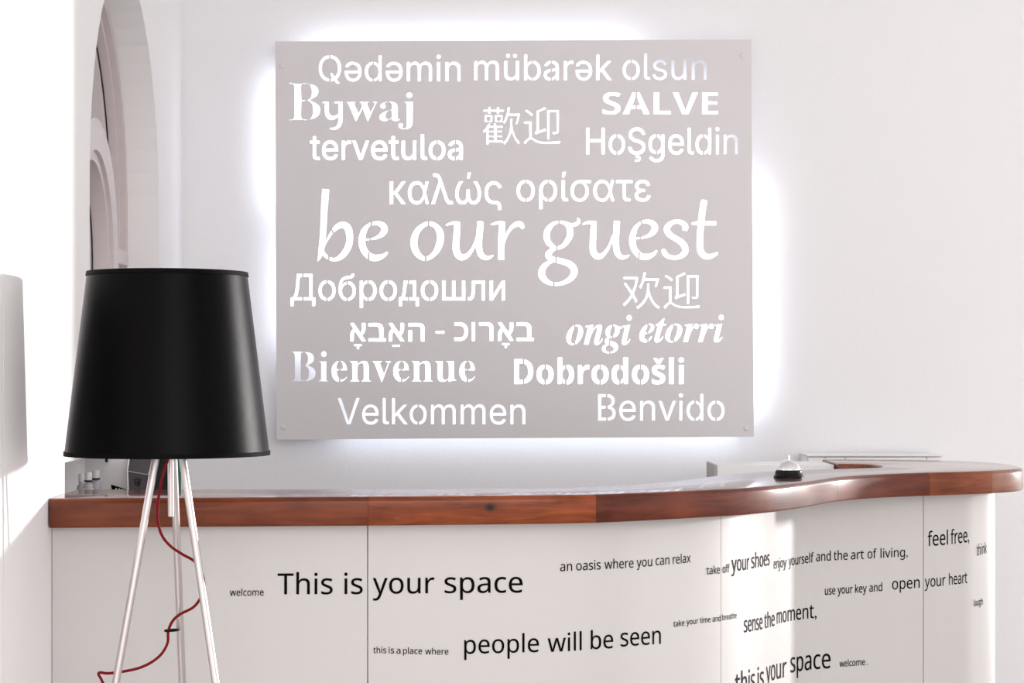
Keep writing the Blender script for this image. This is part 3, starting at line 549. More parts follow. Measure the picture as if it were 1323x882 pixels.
# left wall: far length with the arched window opening and the niche behind the counter
ARC_D, ARC_Z, ARC_R = 5.745, 1.873, 0.655
NICHE = [(4.74, 0.80), (5.62, 0.80), (5.62, 1.172), (4.74, 1.172)]
far = [(D_GAP, 0.0), (WALL_D, 0.0), (WALL_D, 3.6), (D_GAP, 3.6)]
op = arch(ARC_D, ARC_Z, ARC_R, 1.30)
V2, T = triangulate([far, op, NICHE], lambda C: (winding(C, [op]) == 0) & (winding(C, [NICHE]) == 0))
structure(solid('wall_left', V2, T, lambda d, z, s: (wall_x(d) - (0.10 if s else 0.0), d, z), M['wall_left']))
near = [(-2.6, 0.0), (D_GAP - 0.005, 0.0), (D_GAP - 0.005, 3.6), (-2.6, 3.6)]
V2, T = triangulate([near], lambda C: C[:, 0] < 99)
structure(solid('wall_left', V2, T, lambda d, z, s: (wall_x(d) - (0.10 if s else 0.0), d, z), M['wall_left']))
# outer leaf of the same wall, closes the niche and the joint
op2 = arch(ARC_D, ARC_Z, ARC_R + 0.001, 1.30)
outer = [(-2.6, 0.0), (WALL_D, 0.0), (WALL_D, 3.6), (-2.6, 3.6)]
V2, T = triangulate([outer, op2], lambda C: winding(C, [op2]) == 0)
structure(solid('wall_left', V2, T, lambda d, z, s: (wall_x(d) - (0.26 if s else 0.1005), d, z), M['wall_left']))

# the arched window
win = empty('window_1', (wall_x(ARC_D) - 0.2, ARC_D, 1.30), 'tall round-headed white window deep in the left wall, above the lamp', None)
win['kind'] = 'structure'


def ring(name, ro, ri, zo0, zi0, zc, x0, x1, m, dc=ARC_D):
    a, b = arch(dc, zc, ro, zo0), arch(dc, zc, ri, zi0)
    V2, T = triangulate([a, b], lambda C: (winding(C, [a]) != 0) & (winding(C, [b]) == 0))
    return solid(name, V2, T, lambda d, z, s: (wall_x(d) - (x1 if s else x0), d, z), m, win)


ring('outer_frame', ARC_R - 0.001, ARC_R - 0.022, 1.301, 1.33, ARC_Z, 0.100, 0.150, M['frame'])
ring('rebate', ARC_R - 0.020, ARC_R - 0.045, 1.325, 1.35, ARC_Z, 0.120, 0.165, M['frame'])
ring('seal', ARC_R - 0.044, ARC_R - 0.050, 1.349, 1.356, ARC_Z, 0.146, 0.165, M['seal'])
ring('sash', ARC_R - 0.046, ARC_R - 0.085, 1.352, 1.39, ARC_Z, 0.150, 0.205, M['frame'])
ring('inner_arch', 0.39, 0.30, 1.36, 1.45, 1.72, 0.088, 0.135, M['frame'])
ring('inner_rebate', 0.305, 0.272, 1.445, 1.48, 1.72, 0.100, 0.160, M['frame'])
ring('inner_seal', 0.273, 0.266, 1.479, 1.486, 1.72, 0.146, 0.163, M['seal'])
ring('inner_sash', 0.268, 0.232, 1.484, 1.52, 1.72, 0.150, 0.205, M['frame'])
for s in (-1, 1):
    c = ARC_D + s * 0.495
    z = 1.745
    wx = wall_x(c)
    box('glazing_bar', wx - 0.190, wx - 0.096, c - 0.118, c + 0.118, z - 0.022, z + 0.022, M['frame'], win, 0.003)
ga = arch(ARC_D, ARC_Z, ARC_R - 0.06, 1.365)
V2, T = triangulate([ga], lambda C: winding(C, [ga]) != 0)
solid('pane', V2, T, lambda d, z, s: (wall_x(d) - (0.196 if s else 0.190), d, z), M['glass'], win)

# ================================================================== lettering
EM = 1000.0


def glyph_word(font, text, track=0.0, bold=0.0):
    """loops of a word in em units, as a list per glyph"""
    x = 0.0
    out = []
    for ch in text:
        if ch == ' ':
            x += 260
            continue
        key, flip = ch, False
        if ch == 'ə' and font == 'inter':
            key, flip = 'e', True
        caron = ch == 'š'
        if caron:
            key = 's'
        adv, cs = GLYPHS[font][key]
        loops = [np.array(c, float).reshape(-1, 2) for c in cs]
        if caron:
            loops.append(np.array([(90, 745), (200, 745), (250, 675), (300, 745), (410, 745), (310, 590), (190, 590)], float))
        if flip:
            xs = np.concatenate(loops)
            c = (xs.max(0) + xs.min(0)) / 2
            loops = [2 * c - l for l in loops]
        if bold:
            loops = [embolden(l, bold) for l in loops]
        out.append((ch, [l + (x, 0) for l in loops]))
        x += adv + track
    return out


def embolden(L, w):
    """push every point outwards along its normal (loops keep their direction)"""
    a = np.roll(L, 1, 0)
    b = np.roll(L, -1, 0)
    t1 = L - a
    t2 = b - L
    t1 /= np.maximum(np.linalg.norm(t1, axis=1, keepdims=True), 1e-6)
    t2 /= np.maximum(np.linalg.norm(t2, axis=1, keepdims=True), 1e-6)
    n = np.stack([(t1 + t2)[:, 1], -(t1 + t2)[:, 0]], 1)
    ln = np.maximum(np.linalg.norm(n, axis=1, keepdims=True), 0.5)
    return L + SIGN * w * n / ln * 1.2


def fit(word, x0, x1, yt, yb):
    """map glyph loops onto a pixel box (y grows downwards)"""
    A = np.concatenate([l for _, ls in word for l in ls])
    mn, mx = A.min(0), A.max(0)
    sx, sy = (x1 - x0) / (mx[0] - mn[0]), (yb - yt) / (mx[1] - mn[1])
    return [(ch, [np.stack([x0 + (l[:, 0] - mn[0]) * sx, yb - (l[:, 1] - mn[1]) * sy], 1) for l in ls]) for ch, ls in word]


def signed_area(L):
    x, y = L[:, 0], L[:, 1]
    return 0.5 * float(np.sum(x * np.roll(y, -1) - np.roll(x, -1) * y))


SIGN = 1.0 if signed_area(np.array(GLYPHS['sans']['T'][1][0], float).reshape(-1, 2)) > 0 else -1.0


# ------------------------------------------------------------------ the welcome sign
SIGN_D = 6.885
C4 = [(355.5, 53.5), (970.5, 51.0), (974.0, 564.0), (357.3, 567.6)]
letters = []      # lists of loops, one per word, pixel coordinates
bridges = []      # thin bars that keep the counters of the letters in place


def bar(x0, y0, x1, y1, w):
    d = Vector((x1 - x0, y1 - y0)).normalized()
    n = Vector((-d.y, d.x)) * (w / 2)
    bridges.append(np.array([(x0 + n.x, y0 + n.y), (x1 + n.x, y1 + n.y), (x1 - n.x, y1 - n.y), (x0 - n.x, y0 - n.y)]))


WORDS = [
    ('inter', 'Qədəmin', 411.7, 595.0, 70.6, 108.0, 0),
    ('inter', 'mübarək', 612.8, 790.6, 69.5, 104.0, 0),
    ('inter', 'olsun', 804.5, 913.0, 68.9, 103.4, 0),
    ('serif', 'B', 373.9, 413.8, 106.8, 155.2, -20),
    ('serif', 'waj', 447.6, 533.2, 119.5, 166.8, -10),
    ('inter', 'tervetuloa', 400.5, 598.0, 173.3, 207.0, 5),
    ('bold', 'SALVE', 778.5, 927.8, 119.0, 147.8, -8),
    ('inter', 'HoŞgeldin', 757.3, 953.4, 164.0, 209.3, 2),
    ('greek', 'καλώς', 503.7, 648.2, 222.8, 271.0, 0),
    ('greek', 'ορίσατε', 667.4, 840.5, 222.0, 270.0, 0),
    ('cyr', 'Добродошли', 375.2, 652.4, 353.6, 397.5, 3),
    ('ital', 'ongi', 731.8, 816.1, 406.8, 456.4, 0),
    ('ital', 'etorri', 826.0, 935.2, 406.5, 442.3, 0),
    ('serif', 'Bienvenue', 376.0, 613.6, 453.6, 493.3, -9),
    ('bold', 'Dobrodošli', 664.3, 883.6, 461.7, 496.4, 0),
    ('inter', 'Velkommen', 436.3, 678.7, 514.0, 548.4, 0),
    ('inter', 'Benvido', 772.8, 936.2, 508.0, 543.6, 0),
    ('cjk', '歡迎', 624.0, 724.0, 138.2, 186.6, 10),
    ('cjk', '欢迎', 804.7, 904.3, 351.8, 398.8, 10),
]
for font, text, x0, x1, yt, yb, bold in WORDS:
    word = fit(glyph_word(font, text, bold=bold), x0, x1, yt, yb)
    letters.append([l for _, ls in word for l in ls])
    for ch, ls in word:
        big = max(abs(signed_area(l)) for l in ls)
        main = [l for l in ls if abs(signed_area(l)) == big][0]
        sg = signed_area(main)
        G = np.concatenate(ls)
        for l in ls:
            if signed_area(l) * sg < 0:
                cx = (l[:, 0].min() + l[:, 0].max()) / 2
                t = 6.5 if font != 'cjk' else 5.0
                y0, y1 = l[:, 1].min() - t, l[:, 1].max() + t
                if ch in 'eəaa' and font != 'cjk':
                    y0, y1 = G[:, 1].min() - 1, G[:, 1].max() + 1
                if font == 'cjk':
                    y0 = l[:, 1].min() + 0.5
                bar(cx, y0, cx, y1, 2.1 if font != 'cjk' else 1.4)
# Hebrew line, set letter by letter with its vowel points
HX = 5.088
for ch, a, b in [('א', 62, 166), ('ב', 183, 298), ('א', 315, 420), ('ה', 446, 553), ('כ', 748, 838), ('ו', 862, 884),
                 ('ר', 910, 1005), ('א', 1033, 1138), ('ב', 1157, 1270)]:
    w = fit(glyph_word('hebrew', ch, bold=14), 440 + a / HX, 440 + b / HX, 417.0 if a < 600 else 416.2, 441.0 if a < 600 else 440.2)
    letters.append([l for _, ls in w for l in ls])


def rect_px(a, b, c, d):
    letters.append([np.array([(440 + a / HX, 400 + b / HX), (440 + c / HX, 400 + b / HX), (440 + c / HX, 400 + d / HX), (440 + a / HX, 400 + d / HX)])])


rect_px(625, 139, 682, 157)
rect_px(90, 226, 139, 239)
rect_px(107, 236, 122, 259)
rect_px(340, 230, 390, 243)
rect_px(1062, 219, 1110, 232)
rect_px(1079, 230, 1094, 251)

# the large italic words, drawn with a broad pen: (x, y, width) along each stroke
PEN = [
    # origin x, y, zoom, strokes
    (400, 230, 5.881, [
        [(123, 84, 54), (116, 170, 53), (110, 260, 50), (103, 400, 47), (97, 480, 46), (88, 550, 42), (76, 600, 26), (62, 630, 8)],
        [(104, 540, 10), (118, 500, 12), (138, 462, 17), (163, 420, 22), (192, 385, 36), (226, 360, 44), (262, 356, 50), (290, 380, 54),
         (303, 425, 52), (304, 475, 50), (293, 520, 50), (268, 565, 48), (235, 600, 40), (195, 618, 28), (155, 612, 24), (122, 590, 26), (100, 560, 28), (94, 530, 20)],
        [(592, 564, 16), (562, 588, 30), (525, 603, 44), (485, 605, 50), (445, 585, 50), (412, 545, 50), (398, 490, 50), (401, 440, 48), (418, 392, 40),
         (446, 360, 26), (480, 345, 26), (520, 343, 32), (555, 358, 44), (569, 388, 50), (556, 420, 44), (525, 444, 28), (475, 462, 15), (415, 467, 15)],
    ]),
    (365, 95, 7.26, [
        [(374, 271, 12), (400, 270, 16), (424, 270, 18)],
        [(418, 263, 32), (416, 300, 38), (416, 350, 38), (422, 385, 40), (445, 412, 40), (475, 415, 34), (500, 405, 26), (530, 385, 20)],
        [(488, 271, 14), (520, 270, 18), (545, 270, 18)],
        [(544, 263, 36), (544, 320, 40), (544, 400, 40), (541, 455, 38), (525, 492, 34), (498, 512, 26), (470, 517, 20), (443, 512, 10)],
    ]),
    (520, 230, 5.878, [
        'closed', [(197, 344, 31), (145, 368, 36), (105, 415, 46), (87, 480, 52), (97, 545, 50), (130, 592, 40), (175, 612, 31), (225, 590, 34), (265, 540, 46),
                   (287, 475, 52), (283, 410, 50), (250, 362, 38)],
        [(330, 358, 10), (362, 346, 20), (392, 340, 24), (418, 344, 30)],
        [(414, 330, 40), (415, 370, 46), (412, 430, 48), (407, 490, 50), (408, 545, 52), (425, 585, 50), (452, 600, 48), (488, 590, 36), (520, 555, 27), (545, 510, 21),
         (566, 450, 20), (578, 400, 26)],
        [(593, 328, 46), (589, 380, 48), (583, 440, 48), (580, 500, 48), (585, 550, 47), (604, 590, 42), (635, 605, 34), (665, 600, 22), (688, 586, 12)],
        [(672, 353, 10), (705, 343, 20), (735, 338, 24), (757, 342, 30)],
        [(756, 329, 42), (755, 380, 46), (751, 450, 47), (750, 530, 47), (748, 619, 48)],
        [(765, 520, 8), (775, 475, 16), (795, 425, 20), (822, 382, 26), (858, 353, 36), (888, 347, 42), (906, 362, 38), (914, 384, 20)],
    ]),
    (690, 240, 6.3, [
        'closed', [(203, 295, 22), (155, 310, 32), (115, 355, 46), (101, 405, 50), (115, 455, 46), (145, 488, 36), (185, 506, 26), (232, 490, 32), (272, 445, 44),
                   (294, 390, 50), (285, 335, 46), (250, 303, 30)],
        [(262, 302, 22), (300, 316, 24), (335, 314, 32), (360, 298, 30), (364, 280, 22), (352, 262, 8)],
        [(185, 507, 22), (150, 520, 34), (122, 545, 46), (116, 570, 48), (140, 592, 44), (180, 604, 44), (235, 616, 46), (290, 638, 52), (322, 672, 56), (325, 710, 54),
         (300, 752, 46), (250, 784, 34), (195, 799, 28), (140, 795, 32), (95, 772, 42), (66, 735, 54), (62, 700, 54), (78, 662, 46), (108, 632, 36), (150, 610, 24)],
        [(395, 314, 12), (430, 300, 22), (462, 297, 26), (488, 302, 30)],
        [(486, 287, 42), (485, 340, 48), (481, 410, 50), (478, 480, 50), (482, 535, 52), (502, 565, 50), (528, 575, 48), (562, 560, 34), (598, 515, 24), (625, 460, 19), (645, 405, 24)],
        [(675, 284, 50), (672, 340, 50), (667, 410, 50), (667, 480, 50), (675, 535, 48), (695, 570, 42), (722, 582, 34), (750, 578, 22), (775, 564, 12)],
    ]),
    (800, 240, 6.3, [
        [(308, 526, 14), (275, 558, 32), (235, 575, 46), (195, 577, 50), (155, 556, 50), (120, 510, 50), (108, 455, 52), (112, 400, 48), (132, 345, 36),
         (165, 307, 22), (200, 292, 26), (240, 292, 34), (275, 308, 46), (291, 342, 52), (276, 376, 46), (245, 402, 30), (190, 422, 17), (135, 427, 14)],
        [(534, 364, 42), (537, 330, 50), (515, 302, 40), (470, 290, 32), (425, 303, 38), (393, 335, 48), (390, 365, 50), (415, 400, 48), (460, 428, 46),
         (508, 460, 50), (535, 500, 52), (535, 540, 50), (505, 570, 40), (455, 584, 32), (405, 576, 36), (375, 555, 40), (364, 532, 38), (362, 514, 26)],
        [(692, 114, 36), (690, 128, 52), (682, 180, 52), (672, 250, 52), (665, 320, 52), (659, 400, 52), (657, 480, 52), (664, 530, 54), (685, 562, 52), (720, 577, 44), (760, 568, 34), (790, 552, 24), (803, 544, 14)],
        [(588, 308, 12), (610, 305, 22), (640, 304, 30), (700, 304, 34), (790, 304, 34)],
    ]),
]
strokes = []      # arrays of left and right points
for ox, oy, zm, items in PEN:
    closed = False
    for it in items:
        if it == 'closed':
            closed = True
            continue
        P = catmull(it, 5, closed)
        n = len(P)
        Lp, Rp = [], []
        for i, p in enumerate(P):
            a = P[(i - 1) % n] if closed or i > 0 else p
            b = P[(i + 1) % n] if closed or i < n - 1 else p
            t = Vector((b.x - a.x, b.y - a.y)).normalized()
            nn = Vector((-t.y, t.x)) * (max(p.z, 4) / 2)
            Lp.append((ox + (p.x + nn.x) / zm, oy + (p.y + nn.y) / zm))
            Rp.append((ox + (p.x - nn.x) / zm, oy + (p.y - nn.y) / zm))
        strokes.append((np.array(Lp), np.array(Rp), closed))
        closed = False


def zbar(ox, oy, zm, x0, y0, x1, y1, w=2.3):
    bar(ox + x0 / zm, oy + y0 / zm, ox + x1 / zm, oy + y1 / zm, w)


for a in [(400, 230, 5.881, 182, 425, 162, 378), (400, 230, 5.881, 143, 640, 148, 578), (400, 230, 5.881, 474, 330, 462, 375),
          (400, 230, 5.881, 458, 440, 458, 490), (400, 230, 5.881, 446, 640, 450, 560), (520, 230, 5.878, 198, 318, 198, 372),
          (520, 230, 5.878, 176, 580, 176, 640), (690, 240, 6.3, 203, 275, 203, 318), (690, 240, 6.3, 187, 482, 187, 530),
          (690, 240, 6.3, 179, 570, 179, 640), (690, 240, 6.3, 161, 770, 161, 825), (800, 240, 6.3, 176, 285, 192, 325),
          (800, 240, 6.3, 172, 400, 172, 445), (800, 240, 6.3, 158, 610, 164, 535)]:
    zbar(*a)

border = np.array(C4)
all_loops = [border]
for ls in letters:
    all_loops += ls
stroke_loops = []
for Lp, Rp, closed in strokes:
    if closed:
        stroke_loops += [Lp, Rp[::-1]]
    else:
        stroke_loops += [np.concatenate([Lp, Rp[::-1]])]
all_loops += stroke_loops + bridges


def in_letters(C):
    hit = np.zeros(len(C), bool)
    for ls in letters:
        A = np.concatenate(ls)
        mn, mx = A.min(0), A.max(0)
        sel = np.where((C[:, 0] > mn[0]) & (C[:, 0] < mx[0]) & (C[:, 1] > mn[1]) & (C[:, 1] < mx[1]))[0]
        if len(sel):
            hit[sel] |= winding(C[sel], ls) != 0
    for Lp, Rp, closed in strokes:
        n = len(Lp)
        for i in range(n if closed else n - 1):
            j = (i + 1) % n
            q = [np.array([Lp[i], Lp[j], Rp[j], Rp[i]])]
            mn, mx = q[0].min(0), q[0].max(0)
            sel = np.where((C[:, 0] > mn[0]) & (C[:, 0] < mx[0]) & (C[:, 1] > mn[1]) & (C[:, 1] < mx[1]))[0]
            if len(sel):
                hit[sel] |= winding(C[sel], q) != 0
    for b in bridges:
        mn, mx = b.min(0), b.max(0)
        sel = np.where((C[:, 0] > mn[0]) & (C[:, 0] < mx[0]) & (C[:, 1] > mn[1]) & (C[:, 1] < mx[1]))[0]
        if len(sel):
            hit[sel] &= winding(C[sel], [b]) == 0
    return hit


V2, T = triangulate(all_loops, lambda C: ~in_letters(C), 1e-4)
sx0, sz0 = (664 - CX) * SIGN_D / F_PX, CAM_Z - (310 - HORIZON) * SIGN_D / F_PX
sign = empty('welcome_sign', (sx0, SIGN_D, sz0), 'large square grey metal sign of cut-out greetings, lit from behind, on the back wall', 'sign')


def sign_pt(u, v, s):
    p = px_to(u, v, SIGN_D)
    return (p.x, SIGN_D + (0.003 if s else 0.0), p.z)


# pixel y runs downwards, so the triangles are turned to face the room
solid('plate', V2, T[:, ::-1], sign_pt, M['sign'], sign)
for (u, v) in [(364, 85), (959, 72), (366, 552), (964, 553)]:
    p = px_to(u, v, SIGN_D)
    lathe('fixing_screw', [(0, 0.003), (0.006, 0.003), (0.009, 0.0015), (0.0095, 0)], M['sign'], parent=sign, n=20)
    o = COL.objects[-1]
    o.data.transform(Matrix.Translation((p.x, SIGN_D, p.z)) @ Matrix.Rotation(math.pi / 2, 4, 'X'))
    q = lathe('spacer', [(0.008, 0), (0.008, WALL_D - SIGN_D - 0.003)], M['sign'], parent=sign, n=16)
    q.data.transform(Matrix.Translation((p.x, SIGN_D + 0.003, p.z)) @ Matrix.Rotation(-math.pi / 2, 4, 'X'))


def back_light(name, u0, u1, v0, v1, power):
    a, b = px_to(u0, v0, SIGN_D), px_to(u1, v1, SIGN_D)
    c = (a + b) / 2
    o = area(name, (c.x, SIGN_D + 0.012, c.z), (c.x, WALL_D, c.z), abs(b.x - a.x), power, (0.80, 0.87, 1.0), size_y=abs(a.z - b.z), spread=math.radians(130))
    return o


back_light('sign_led_field', 420, 926, 100, 508, 4.2)
back_light('sign_led_left', 362, 376, 95, 265, 0.30)
back_light('sign_led_left', 366, 390, 300, 450, 0.16)
back_light('sign_led_right', 954, 968, 235, 525, 0.46)
back_light('sign_led_top', 400, 820, 60, 72, 0.36)
back_light('sign_led_bottom', 430, 960, 548, 560, 0.27)

# ================================================================== the counter
TOP_Z, THICK = 1.10, 0.0665
KNOTS = [
    ((-1.041, 4.53), (-1.056, 4.90)), ((-0.70, 4.565), (-0.70, 4.90)), ((-0.329, 4.60), (-0.33, 4.905)), ((-0.05, 4.635), (-0.08, 4.93)),
    ((0.196, 4.69), (0.13, 4.985)), ((0.448, 4.855), (0.30, 5.11)), ((0.62, 5.01), (0.42, 5.28)), ((0.755, 5.22), (0.53, 5.50)),
    ((0.888, 5.48), (0.68, 5.74)), ((1.02, 5.635), (0.85, 5.90)), ((1.166, 5.735), (0.99, 5.985)), ((1.30, 5.80), (1.08, 6.04)),
    ((1.42, 5.88), (1.115, 6.09)), ((1.52, 6.00), (1.13, 6.14)), ((1.557, 6.20), (1.135, 6.19)), ((1.53, 6.42), (1.13, 6.24)),
    ((1.42, 6.58), (1.115, 6.28)), ((1.22, 6.64), (1.08, 6.31)), ((1.025, 6.65), (1.025, 6.325))]
PER = 10
OUT = catmull([(a[0], a[1], 0) for a, b in KNOTS], PER)
INN = catmull([(b[0], b[1], 0) for a, b in KNOTS], PER)
arc = [0.0]
for i in range(1, len(OUT)):
    arc.append(arc[-1] + (OUT[i] - OUT[i - 1]).length)

worktop = empty('countertop', (0.2, 5.0, TOP_Z - THICK), 'curving reddish-brown varnished wooden countertop on the white reception desk', 'countertop')


def cut_index(px):
    best = min(range(0, int(13 * PER)), key=lambda i: abs(OUT[i].x / OUT[i].y * F_PX + CX - px))
    return best


cuts = [0, cut_index(475), cut_index(771), cut_index(1083), cut_index(1200), cut_index(1282), len(OUT) - 1]


def wood_pair(name, *a, **k):
    """satin edge and polished top of one board"""
    return wood(name, *a, **k), wood(name + '_polished', *a, polish=True, **k)


WOODS = [
    wood_pair('walnut_board', (0.115, 0.030, 0.014), (0.265, 0.082, 0.037), seed=1.3),
    wood_pair('knotty_board', (0.125, 0.030, 0.009), (0.36, 0.105, 0.036), knot=(arc[cut_index(634)], 0.026), seed=4.1, flame=1.6),
    wood_pair('dark_board', (0.060, 0.013, 0.007), (0.20, 0.052, 0.024), seed=7.7),
    wood_pair('red_board', (0.085, 0.022, 0.013), (0.20, 0.058, 0.031), seed=9.2),
    wood_pair('light_board', (0.14, 0.040, 0.018), (0.33, 0.11, 0.048), seed=12.9, flame=1.2),
    wood_pair('end_board', (0.16, 0.055, 0.030), (0.34, 0.14, 0.080), seed=15.5),
]


def profile():
    R, r = 0.013, 0.006
    P = [(r, 0.0)]
    P = []
    for k in range(4):
        a = math.pi / 2 * k / 3
        P.append(('o', r - r * math.sin(a), r - r * math.cos(a)))
    for k in range(6):
        a = math.pi / 2 * k / 5
        P.append(('o', R - R * math.cos(a), THICK - R + R * math.sin(a)))
    for k in range(4):
        a = math.pi / 2 * k / 3
        P.append(('i', r - r * math.sin(a), THICK - r + r * math.cos(a)))
    for k in range(4):
        a = math.pi / 2 * k / 3
        P.append(('i', r - r * math.cos(a), r - r * math.sin(a)))
    return P


PR = profile()
for k in range(len(cuts) - 1):
    a, b = cuts[k], cuts[k + 1]
    V, Fc, UV = [], [], []
    rows = 0
    for i in range(a, b + 1):
        o, q = OUT[i].copy(), INN[i].copy()
        if i == a and k > 0:
            t = (OUT[i + 1] - OUT[i]).normalized() * 0.0006
            o += t
            q += t
        n = (q - o).normalized()
        for side, off, z in PR:
            p = (o + n * off) if side == 'o' else (q - n * off)
            V.append((p.x, p.y, TOP_Z - THICK + z))
            w = off + (0 if side == 'o' else (q - o).length)
            UV.append((arc[i], THICK - z if side == 'o' and off < 0.0129 else -((p - o).length)))
        rows += 1
    m_ = len(PR)
    for i in range(rows - 1):
        for j in range(m_):
            jj = (j + 1) % m_
            Fc.append((i * m_ + j, i * m_ + jj, (i + 1) * m_ + jj, (i + 1) * m_ + j))
    Fc.append(tuple(range(m_)))
    Fc.append(tuple(range((rows - 1) * m_, rows * m_)))
    o = build('board', V, Fc, WOODS[k][0], worktop, 40, uvs=UV)
    o.data.materials.append(WOODS[k][1])
    for p in o.data.polygons:
        if p.normal.z > 0.9:
            p.material_index = 1

# panel line: the countertop edge moved inwards
PAN = []
for i in range(len(OUT)):
    t = (OUT[min(i + 1, len(OUT) - 1)] - OUT[max(i - 1, 0)]).normalized()
    n = Vector((-t.y, t.x, 0))
    f = min(1.0, arc[i] / 2.2)
    PAN.append(OUT[i] + n * (0.045 + 0.037 * f + 0.055 * math.exp(-((i / PER - 8.2) / 1.7) ** 2)))
PAN[0].x = wall_x(PAN[0].y) + 0.001
# resample evenly
PA = [0.0]
for i in range(1, len(PAN)):
    PA.append(PA[-1] + (PAN[i] - PAN[i - 1]).length)
PLEN = PA[-1]
_pa = np.array(PA)
_px = np.array([p.x for p in PAN])
_py = np.array([p.y for p in PAN])


def pan_at(s):
    return float(np.interp(s, _pa, _px)), float(np.interp(s, _pa, _py))


def pan_frame(s):
    x, y = pan_at(s)
    x0, y0 = pan_at(s - 0.01)
    x1, y1 = pan_at(s + 0.01)
    t = Vector((x1 - x0, y1 - y0)).normalized()
    return x, y, t.y, -t.x        # outward normal (towards the room)


S_TAB = np.linspace(0, PLEN * 0.90, 6000)
X_TAB = np.array([CX + pan_at(s)[0] / pan_at(s)[1] * F_PX for s in S_TAB])
SIL = int(np.argmax(X_TAB))


def s_of_px(px):
    return float(np.interp(px, X_TAB[:SIL], S_TAB[:SIL]))


desk = empty('reception_desk', (0.2, 5.0, 0.0), 'white curved reception desk front lettered with black phrases, under the wooden countertop', 'reception desk')
P_TOP, P_BOT = TOP_Z - THICK, 0.09


def sheet(name, s0, s1, z0, z1, off0, off1, m, parent, step=0.008):
    n = max(2, int((s1 - s0) / step))
    V, Fc = [], []
    for i in range(n + 1):
        s = s0 + (s1 - s0) * i / n
        x, y, nx, ny = pan_frame(s)
        for off, z in ((off0, z0), (off0, z1), (off1, z1), (off1, z0)):
            V.append((x + nx * off, y + ny * off, z))
    for i in range(n):
        for j in range(4):
            jj = (j + 1) % 4
            Fc.append((i * 4 + j, i * 4 + jj, (i + 1) * 4 + jj, (i + 1) * 4 + j))
    Fc.append((0, 1, 2, 3))
    Fc.append(tuple(n * 4 + j for j in range(4)))
    return build(name, V, Fc, m, parent, 30)


seams = [0.0, s_of_px(475), s_of_px(931.5), s_of_px(1193), PLEN * 0.80, PLEN - 0.012]
for k in range(len(seams) - 1):
    sheet('panel', seams[k] + (0.0012 if k else 0.0006), seams[k + 1] - 0.0012, P_BOT, P_TOP, 0.0, -0.018, M['panel'], desk)
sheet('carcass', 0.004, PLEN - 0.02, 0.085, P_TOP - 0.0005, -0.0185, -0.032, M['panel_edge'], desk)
sheet('plinth', 0.01, PLEN - 0.03, 0.0, 0.088, -0.045, -0.06, M['panel_edge'], desk)

